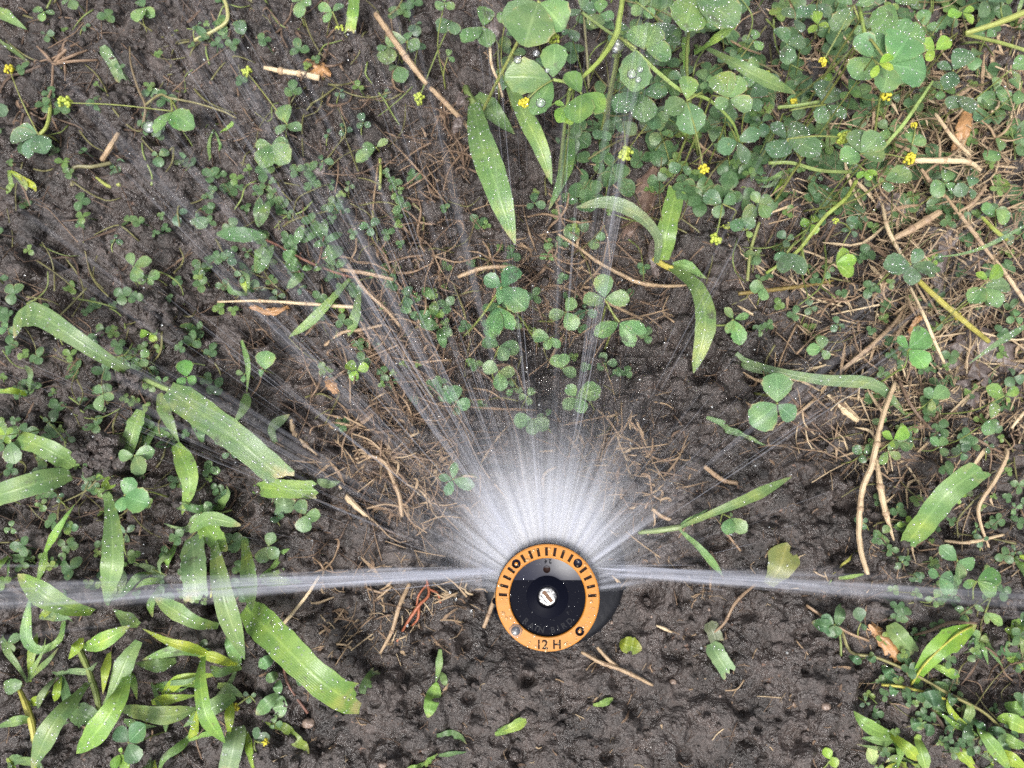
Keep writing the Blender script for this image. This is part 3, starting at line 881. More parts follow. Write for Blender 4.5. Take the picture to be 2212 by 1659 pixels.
grass_plant('yellow grass shoot with purple base at the lower picture edge', [
    ([(68, 1556, 8), (40, 1556, 12), (-10, 1572, 10)], 22, GG), ([(62, 1520, 6), (85, 1510, 8), (108, 1492, 6)], 20, GY),
    ([(76, 1600, 8), (78, 1640, 10), (72, 1670, 8)], 20, GY)],
    [([(42, 1490, 5), (55, 1520, 8), (68, 1560, 9), (76, 1605, 8)], [9, 14, 15, 12], STY)])
grass_plant('dark pointed leaf lying flat on mud below the broad cut blade', [
    ([(576, 1548, 4), (622, 1577, 5), (671, 1625, 4)], 28, (0.14, 0.18, 0.03), wd_)])
grass_plant('two slender hairy blades drooping from a dry stalk in the sparse middle', [
    ([(755, 603, 10), (715, 648, 16), (670, 695, 16), (624, 728, 12)], 25, GG, wd_),
    ([(776, 630, 9), (768, 680, 14), (752, 727, 10)], 27, GG, wd_)])
grass_plant('downy pointed grass shoot hanging over the spray, its broad blade bitten and spotted', [
    ([(1022, 215, 22), (1038, 300, 44), (1075, 410, 50), (1113, 528, 42)], 74, GG, wd_),
    ([(1092, 165, 30), (1128, 240, 46), (1168, 320, 46), (1192, 398, 40)], 46, GG, wd_),
    ([(1030, 205, 22), (1070, 248, 24), (1112, 290, 18)], 46, GD),
    ([(1235, 300, 14), (1220, 370, 14), (1185, 455, 10)], 30, GD)],
    [([(1006, 190, 16), (1012, 205, 22), (1024, 225, 24)], 16, STG)])
grass_plant('arching grass shoot with a hooked blade and a hanging pointed blade above bare soil', [
    ([(1418, 568, 12), (1420, 512, 24), (1378, 464, 30), (1315, 438, 30), (1244, 448, 26)], 36, GP, wd_),
    ([(1432, 562, 10), (1440, 500, 18), (1462, 410, 16)], 44, (0.16, 0.23, 0.06), cutk),
    ([(1450, 578, 12), (1505, 622, 26), (1524, 700, 30), (1498, 806, 24)], 52, GG, wd_),
    ([(1452, 572, 10), (1485, 575, 14), (1525, 604, 10)], 26, GG)],
    [([(1410, 560, 8), (1432, 572, 10), (1460, 584, 12)], 14, STY)], 0.16)
grass_plant('slim hairy grass blades crossing the clover leaves and pointing to the litter', [
    ([(1528, 105, 50), (1592, 140, 62), (1660, 176, 60), (1720, 203, 52)], 36, GG, wd_),
    ([(1500, 118, 44), (1545, 85, 56), (1600, 45, 60)], 22, GB, wd_),
    ([(1478, 80, 40), (1482, 120, 44), (1476, 150, 40)], 18, GB)])
grass_plant('long bent grey-green blade lying over bare soil towards the dry stalks', [
    ([(1585, 768, 6), (1660, 797, 14), (1770, 820, 16), (1880, 828, 16), (1925, 860, 12), (1957, 899, 7)], 32, GP, dict(kind='wide')),
    ([(1595, 790, 5), (1650, 800, 7), (1690, 825, 5)], 20, GP)], (), 0.12)
grass_plant('forked thin grass stalk on bare soil just beyond the nozzle spray', [
    ([(1470, 1138, 10), (1540, 1108, 18), (1620, 1075, 20), (1710, 1030, 16)], 27, GG, wd_),
    ([(1466, 1145, 8), (1510, 1182, 12), (1562, 1244, 8)], 20, GG, wd_),
    ([(1460, 1140, 8), (1495, 1120, 12), (1530, 1100, 10)], 10, GG)],
    [([(1380, 1150, 5), (1425, 1145, 9), (1472, 1138, 11)], [9, 13, 13], (0.16, 0.2, 0.08))], 0.1)
grass_plant('short stiff grass blade lying alone on dark soil below the round clover leaf', [
    ([(1516, 908, 4), (1590, 936, 6), (1658, 964, 4)], 16, GP)], (), 0.08)
grass_plant('chewed thick grass blade standing beside two tan stalks', [
    ([(1956, 1178, 5), (1996, 1128, 18), (2050, 1062, 28), (2116, 1012, 28)], 54, GG, cutk)], (), 0.14)
grass_plant('dark folded grass blade with bright midrib and torn side leaf over a brown leaf', [
    ([(1972, 1478, 6), (1996, 1438, 14), (2035, 1394, 18), (2110, 1350, 14)], 56, (0.13, 0.21, 0.03), wd_),
    ([(1924, 1348, 8), (1945, 1378, 10), (1974, 1414, 8)], 40, GG, cutk),
    ([(2006, 1432, 6), (2040, 1448, 9), (2073, 1462, 6)], 24, GB, wd_)],
    [([(1965, 1478, 6), (2000, 1432, 16), (2060, 1376, 18), (2100, 1352, 15)], 5, STY)], 0.06)
grass_plant('bright young grass tuft sprouting at the edge of the mud', [
    ([(1926, 1586, 5), (1895, 1578, 12), (1865, 1560, 14), (1844, 1536, 12)], 34, GB, wd_),
    ([(1920, 1584, 5), (1955, 1612, 12), (1986, 1644, 10)], 32, GY, wd_),
    ([(1930, 1598, 5), (1895, 1598, 9), (1860, 1594, 7)], 26, GG),
    ([(1950, 1622, 5), (1905, 1618, 8), (1850, 1608, 8)], 11, GG),
    ([(1976, 1582, 6), (1990, 1620, 11), (2002, 1668, 10)], 32, GB, wd_),
    ([(1930, 1600, 5), (1945, 1618, 8), (1938, 1660, 8)], 18, GB)], (), 0.05)
grass_plant('fresh grass clump with light green blades in the lower corner beyond a dark twig', [
    ([(2108, 1562, 6), (2130, 1592, 14), (2182, 1662, 12)], 36, GB, wd_), ([(2052, 1606, 6), (2080, 1630, 10), (2112, 1668, 8)], 28, GY),
    ([(2155, 1555, 6), (2185, 1558, 12), (2225, 1580, 10)], 36, GB, ov), ([(2145, 1625, 6), (2185, 1640, 12), (2225, 1668, 10)], 30, GY),
    ([(2170, 1520, 6), (2195, 1530, 9), (2225, 1528, 8)], 32, GB, ov), ([(2150, 1580, 6), (2190, 1605, 9), (2225, 1612, 8)], 26, GB)], (), 0.04)
grass_plant('pair of very thin grass needles over black soil near the brown leaf', [
    ([(2116, 1378, 5), (2126, 1405, 8), (2135, 1436, 6)], 12, GG), ([(2128, 1368, 5), (2142, 1405, 8), (2166, 1440, 6)], 14, GG),
    ([(2150, 1380, 5), (2165, 1400, 7), (2172, 1422, 5)], 26, GD, ov)], (), 0.05)
grass_plant('wire-thin dewy grass stem curving in over the dry litter', [([(2225, 482, 40), (2134, 530, 42), (2070, 550, 40), (2000, 556, 36)], 9, GP)], (), 0.5)
grass_plant('thin grass stem with beads of dew angled over grey dead leaf', [([(2225, 698, 26), (2148, 746, 28), (2093, 786, 24)], 15, GP)], (), 0.5)
grass_plant('small broken leaf standing on bare mud between sprinkler and broad blade', [
    ([(951, 1403, 8), (948, 1440, 8), (942, 1475, 5)], 15, GG), ([(945, 1472, 5), (936, 1505, 6), (927, 1544, 5)], 32, GB, ov), ([(955, 1450, 4), (960, 1462, 4), (966, 1475, 3)], 16, GG, ov)], (), 0.05)
grass_plant('half buried scrap of green leaf on mud at the bottom of the picture', [
    ([(945, 1585, 3), (985, 1585, 4), (1010, 1600, 3)], 20, GD), ([(950, 1625, 3), (985, 1618, 3), (1012, 1612, 2)], 10, GD), ([(918, 1655, 3), (930, 1640, 4), (948, 1622, 3)], 14, GB), ([(880, 1660, 3), (905, 1655, 4), (920, 1645, 3)], 16, GB)], (), 0.0)
grass_plant('short green blade poking from mud below the sprinkler', [
    ([(1070, 1580, 3), (1105, 1572, 6), (1145, 1548, 5)], 26, GB, wd_), ([(1075, 1572, 3), (1100, 1566, 4), (1135, 1560, 3)], 9, GG)], (), 0.0)
grass_plant('small green flake of leaf on mud straight below the orange ring', [
    ([(1280, 1520, 3), (1300, 1520, 5), (1325, 1508, 4)], 17, GB, wd_)], (), 0.0)
grass_plant('torn muddy grass piece with ragged end on bare mud', [
    ([(1536, 1390, 4), (1552, 1418, 6), (1574, 1452, 5)], 40, GP, cutk), ([(1530, 1345, 4), (1540, 1362, 5), (1548, 1385, 4)], 34, (0.10, 0.12, 0.06), cutk)], (), 0.04)
grass_plant('green and brown leaf crumb on mud beside a straw', [
    ([(1340, 1385, 3), (1352, 1392, 5), (1384, 1400, 3)], 38, (0.16, 0.18, 0.02), ov)], (), 0.0)
grass_plant('yellowing broken leaf on soil just above the right water jet', [
    ([(1660, 1262, 5), (1685, 1225, 9), (1700, 1172, 8)], 74, (0.15, 0.16, 0.045), wd_)], (), 0.05)
grass_plant('slender upright stem carrying a twisted leaf beside a round leaf', [
    ([(533, 850, 6), (528, 880, 10), (504, 916, 8)], 24, GG), ([(522, 735, 8), (536, 790, 9), (533, 850, 7)], 12, GG)], (), 0.15)
grass_plant('small curled grey-green blade standing over an orange straw', [([(598, 958, 5), (588, 925, 10), (626, 895, 9)], 26, GP, wd_)], (), 0.1)
grass_plant('yellow-green blunt grass leaf beside a three-part clover leaf', [([(548, 1052, 6), (612, 1056, 12), (682, 1058, 12)], 44, GB, cutk), ([(590, 1080, 5), (612, 1090, 8), (640, 1080, 6)], 44, GP, ov), ([(692, 1040, 5), (712, 1046, 6), (735, 1040, 5)], 20, GP)], (), 0.12)
grass_plant('short stubby dewy blade on dark soil below the upper edge', [([(236, 118, 4), (248, 145, 8), (262, 174, 5)], 24, GP, cutk)], (), 0.3)
grass_plant('fuzzy bright seedling blade at the very top of the picture', [([(766, -10, 14), (762, 30, 18), (756, 70, 14)], 26, GB, cutk)], (), 0.15)
grass_plant('green crumpled blade in the top corner of the picture', [([(-5, 20, 8), (22, 40, 10), (58, 64, 8)], 26, GG), ([(0, 90, 5), (30, 110, 7), (80, 150, 5)], 10, STG)], (), 0.2)
grass_plant('fine pale grass fork low in the soil left of the tan stalks', [([(1845, 1238, 4), (1800, 1250, 6), (1785, 1262, 4)], 8, GB), ([(1848, 1190, 4), (1830, 1212, 7), (1785, 1240, 4)], 6, STY)], (), 0.0)

# ------------------------------------------------------------------ knotweed sprigs with small oval leaves
T11 = lambda x, y: (553 + x / 4, 414.75 + y / 4)
def oval_sprig(label, leaves, stems, z, color, dewd=0.25, name='knotweed_sprig', cat='weed'):
    x, y = leaves[0][0]
    p = U(x, y, 0); p[2] = gz(p[0], p[1])
    root = thing(name, p, label, cat)
    dm = MB()
    for a, b, w in leaves:
        zz = z + random.uniform(-3, 4)
        mid = ((a[0] + b[0]) / 2, (a[1] + b[1]) / 2, zz + 3)
        o, G, C = blade_into(root, [(a[0], a[1], zz), mid, (b[0], b[1], zz + random.uniform(-2, 3))], w, color, 'oval', name='leaf')
        dew(dm, G, dewd)
    for s in stems: stem_into(root, *s)
    if dm.n:
        d = part(dm, 'dew_drops', M['dew'], root); d['kind'] = 'stuff'
KC = (0.085, 0.15, 0.06)
def T11L(lst): return [(T11(*a), T11(*b), w) for a, b, w in lst]
oval_sprig('knotweed sprig with paired oval leaves on a brown stem in the thin spray', T11L([
    ((20, 300), (30, 50), 24), ((20, 300), (115, 80), 22), ((340, 450), (405, 285), 20), ((380, 430), (530, 350), 17), ((590, 395), (485, 255), 24), ((600, 395), (590, 235), 16),
    ((590, 430), (745, 350), 18), ((600, 440), (495, 455), 16), ((355, 590), (235, 520), 30), ((395, 650), (260, 600), 30), ((570, 560), (745, 480), 34), ((590, 520), (680, 630), 22),
    ((410, 700), (270, 830), 22), ((480, 640), (400, 670), 16), ((690, 640), (775, 585), 18), ((140, 470), (50, 545), 20), ((100, 560), (-10, 690), 26), ((560, 640), (500, 660), 18)])
    + [((575, 510), (468, 505), 34), ((574, 525), (550, 578), 22), ((590, 530), (560, 590), 20)],
    [([(575, 518, 8), (610, 535, 10), (655, 560, 12), (715, 585, 12), (765, 600, 8)], 6, STB), ([(650, 545, 10), (645, 580, 10), (655, 600, 9)], 4, STB), ([(700, 510, 12), (690, 560, 12), (680, 575, 11)], 4, STB)], 12, KC)
oval_sprig('knotweed sprig with drooping oval leaves under brown stalks in mid spray', T11L([
    ((1440, 830), (1545, 925), 22), ((1340, 900), (1275, 825), 22), ((1430, 960), (1330, 880), 24), ((1560, 1100), (1370, 1050), 26), ((1530, 1070), (1545, 945), 22), ((1600, 1180), (1695, 1240), 24),
    ((1590, 1180), (1625, 1345), 22), ((1580, 1160), (1415, 1130), 26), ((1260, 990), (1340, 1040), 24), ((1340, 1040), (1400, 1090), 18)]),
    [([(870, 610, 8), (905, 640, 9), (940, 680, 9), (955, 715, 7)], 4, STB)], 9, KC)
T13 = lambda x, y: (553 + x / 4, 1244.25 + y / 4)
oval_sprig('purslane-like sprig with two spoon leaves lying on mud under the broad blade', [
    (T13(190, 1010), T13(10, 1190), 30), (T13(190, 1020), T13(225, 1215), 30), (T13(190, 1020), T13(190, 900), 20), ((575, 1470), (600, 1455), 22), ((560, 1440), (590, 1420), 26), ((640, 1470), (660, 1465), 26)],
    [([(600, 1400, 5), (612, 1435, 6), (625, 1480, 5), (665, 1540, 3)], 6, STB)], 6, (0.12, 0.2, 0.09), 0.1)
T33 = lambda x, y: (1659 + x / 4, 1244.25 + y / 4)
oval_sprig('trailing weed stem with scattered grey-green leaflets across the lower corner soil', [(T33(*a), T33(*b), w) for a, b, w in [
    ((1090, 900), (990, 760), 24), ((1090, 930), (1090, 1040), 22), ((1130, 960), (1230, 1095), 12), ((1500, 1050), (1330, 1060), 34), ((1520, 1080), (1440, 1170), 28), ((1580, 1010), (1610, 1110), 24),
    ((1560, 1000), (1400, 930), 30), ((1880, 1340), (1780, 1230), 18), ((1900, 1320), (2060, 1370), 22), ((1950, 1420), (2100, 1530), 22), ((700, 690), (810, 750), 18), ((860, 690), (930, 740), 16), ((1740, 1290), (1720, 1470), 26),
    ((620, 470), (500, 500), 26), ((610, 460), (380, 400), 30), ((600, 440), (640, 240), 24), ((1290, 1330), (1260, 1220), 24), ((1330, 1310), (1440, 1350), 26)]],
    [([(*T33(330, 250), 6), (*T33(640, 460), 8), (*T33(840, 550), 6)], 7, (0.2, 0.13, 0.08)), ([(*T33(640, 470), 8), (*T33(720, 660), 7), (*T33(930, 700), 9), (*T33(1250, 840), 10), (*T33(1550, 1010), 10), (*T33(1870, 1180), 9), (*T33(2060, 1370), 7)], 7, (0.13, 0.13, 0.05)),
     ([(*T33(980, 940), 8), (*T33(1180, 960), 10), (*T33(1530, 1060), 9)], 6, STY), ([(*T33(620, 480), 7), (*T33(630, 600), 7), (*T33(630, 690), 6)], 5, STG)], 7, (0.07, 0.13, 0.06), 0.12)

# ------------------------------------------------------------------ clover
CB = (0.175, 0.275, 0.045); CG = (0.122, 0.197, 0.08); CD = (0.084, 0.14, 0.07)
CSTEM = (0.17, 0.20, 0.06)
def leaflet(root, J, tip, wf, color, dm, dewd, roll=0.0, fold=None, droop=0.0):
    """one obovate toothed leaflet from J to tip (mm)"""
    n = 11
    L = np.linalg.norm(tip - J)
    C = spline([J, J + (tip - J) * 0.5 + np.array((0, 0, L * 0.06)), tip - np.array((0, 0, L * droop))], n)
    t = np.linspace(0, 1, n)
    prof = np.clip(np.sin(np.pi * np.clip(t, 0.0, 1) ** 1.25 * 0.93 + 0.05), 0.02, 1) ** 0.72
    prof[0] = 0.05; prof[-1] *= 0.45
    half = 0.5 * L * wf * prof
    edge_ = np.where(t > 0.45, np.where(np.arange(n) % 2 == 0, 0.035, -0.03), 0.0) * L * 0.6
    T = nrm(tip - J)
    S0 = nrm(np.cross(T, (0, 0, 1.0))); N0 = np.cross(S0, T)
    S = S0 * math.cos(roll) + N0 * math.sin(roll)
    mb = MB()
    G = sheet(mb, C, half, [S] * n, 5, random.uniform(0.06, 0.3) if fold is None else fold, 0.04, 0.0, edge_)
    o = part(mb, 'leaflet', M['clover'], root, jit(color, 0.16))
    if dewd: dew(dm, G, dewd * 0.8, 0.09, 0.45)
    return o

def florets(mb, p, r, n):
    for i in range(n):
        d = nrm(rng.normal(0, 1, 3) + np.array((0, 0, 0.5)))
        q = p + d * r * random.uniform(0.6, 0.95)
        blob(mb, q, r * random.uniform(0.24, 0.36), (1, 1, 1.1), 5, 6, 0.2)

ANCH = [('the orange ring nozzle', 1183, 1290), ('the broadest grass blade', 680, 1440), ('the long grass runner', 320, 840), ('the soil clod on the leaves', 222, 985), ('the thick orange straw', 880, 130),
        ('the pale split straw', 640, 160), ('the downy hanging grass shoot', 1070, 380), ('the main clover stem', 1320, 90), ('the hooked grass blade', 1370, 460), ('the hanging pointed blade', 1515, 700),
        ('the rotten wood piece', 1395, 430), ('the yellow runner stem', 2060, 680), ('the chewed thick blade', 2035, 1090), ('the twin tan stalks', 1890, 1080), ('the bent grey-green blade', 1770, 820),
        ('the orange roots', 905, 1310), ('the brown curled leaf', 1920, 1400), ('the dark folded blade', 2035, 1400), ('the slim crossing grass blade', 1620, 155), ('the pale straw in the litter', 2030, 347),
        ('the grey dead leaf', 2110, 790), ('the knotweed sprig', 650, 550), ('the thin horizontal straw', 630, 655), ('the two slender hairy blades', 700, 670), ('the corner clump of grass', 230, 1520),
        ('the red seed husk', 720, 830), ('the dry twig star', 115, 135), ('the bright leaf rosette', 1900, 130), ('the big round leaf beside bare soil', 1680, 880), ('the left water jet', 500, 1270),
        ('the right water jet', 1850, 1265), ('the bright tuft at the mud edge', 1930, 1595), ('the white withered leaf', 1060, 65), ('the forked grass stalk', 1550, 1105), ('the wire-thin dewy stem', 2100, 540),
        ('the yellow flower by the big leaf', 1132, 222), ('the hanging yellow flower', 1520, 366), ('the seed head on a long stalk', 1352, 330), ('the arching broad blade', 150, 720), ('the small clod on stems', 338, 682)]
used_labels = set()
def auto_label(x, y, L, color, what):
    lum = color[1]
    tone = 'bright yellow-green' if lum > 0.2 else ('mid-green' if lum > 0.125 else 'dark green')
    size = 'large' if L > 48 else ('medium' if L > 27 else ('small' if L > 17 else 'tiny'))
    an = sorted(ANCH, key=lambda a: math.hypot(a[1] - x, a[2] - y))
    def rel(a):
        dx, dy = x - a[1], y - a[2]
        d = math.hypot(dx, dy)
        near = 'just ' if d < 75 else ('' if d < 170 else 'well ')
        if abs(dx) > abs(dy): w = 'to the right of' if dx > 0 else 'to the left of'
        else: w = 'below' if dy > 0 else 'above'
        return f'{near}{w} {a[0]}'
    for a in an[:4]:
        s = f'{size} {tone} {what} {rel(a)}'
        if s not in used_labels and len(s.split()) <= 16:
            used_labels.add(s); return s
    for i in range(4):
        for j in range(i + 1, 5):
            s = f'{size} {what} between {an[i][0]} and {an[j][0]}'
            if s not in used_labels and len(s.split()) <= 16:
                used_labels.add(s); return s
    return None

SPRIGS = []
def clover_sprig(jx, jy, z, tips, color, pet=None, wf=0.86, dewd=0.5, label=None, flower=None, droop=0.0, group='clover sprigs growing through the soil'):
    J = U(jx, jy, z)
    J[2] = max(J[2], gz(J[0], J[1]) + 1.5)
    Lp = max(math.hypot(t[0] - jx, t[1] - jy) for t in tips)
    lab = label or auto_label(jx, jy, Lp, color, 'clover sprig')
    if pet is None:
        a = random.uniform(0, 2 * math.pi)
        B = np.array((J[0] + math.cos(a) * J[2] * 0.35, J[1] + math.sin(a) * J[2] * 0.35 - 2, 0)); B[2] = gz(B[0], B[1]) - 0.3
        path = [B, B * 0.5 + J * 0.5 + np.array((math.sin(a), math.cos(a), 0.8)) * J[2] * 0.08, J]
    else:
        A = U(pet[0], pet[1], z - 3)
        B = np.array((A[0] * 1.0, A[1] - 3, 0)); B[2] = gz(B[0], B[1]) - 0.3
        path = [B, A * 0.8 + B * 0.2, A, J]
    root = thing('clover_sprig', path[0], lab or 'small clover sprig among the others', 'clover', group)
    SPRIGS.append((jx, jy, root))
    mb = MB(); r = max(0.22, mm(Lp, J) * 0.035)
    tube(mb, path, [r * 1.2, r], 5, 10)
    part(mb, 'petiole', M['stem'], root, jit(CSTEM))
    dm = MB()
    for t in tips:
        tz = J[2] + random.uniform(-0.22, 0.22) * mm(Lp, J)
        P = U(t[0], t[1], tz)
        g = gz(P[0], P[1]) + 0.8
        if P[2] < g: P = U(t[0], t[1], g)
        d = nrm(P - J)
        leaflet(root, J + d * r * 1.5, P, wf * random.uniform(0.9, 1.08), color, dm, dewd, random.uniform(-0.35, 0.35), None, droop)
    if flower:
        fx, fy, fz, fr, fm = flower
        F = U(fx, fy, fz)
        mb = MB(); tube(mb, [J, (J + F) / 2 + np.array((0, 0, 1.5)), F], [0.3, 0.25], 5, 10)
        part(mb, 'flower_stalk', M['stem'], root, jit(CSTEM))
        mb = MB(); florets(mb, F, mm(fr, F) * 0.72, 24)
        h = part(mb, 'flower_head', M[fm], root); h['kind'] = 'stuff'
    if dm.n:
        d = part(dm, 'dew_drops', M['dew'], root); d['kind'] = 'stuff'
    return root

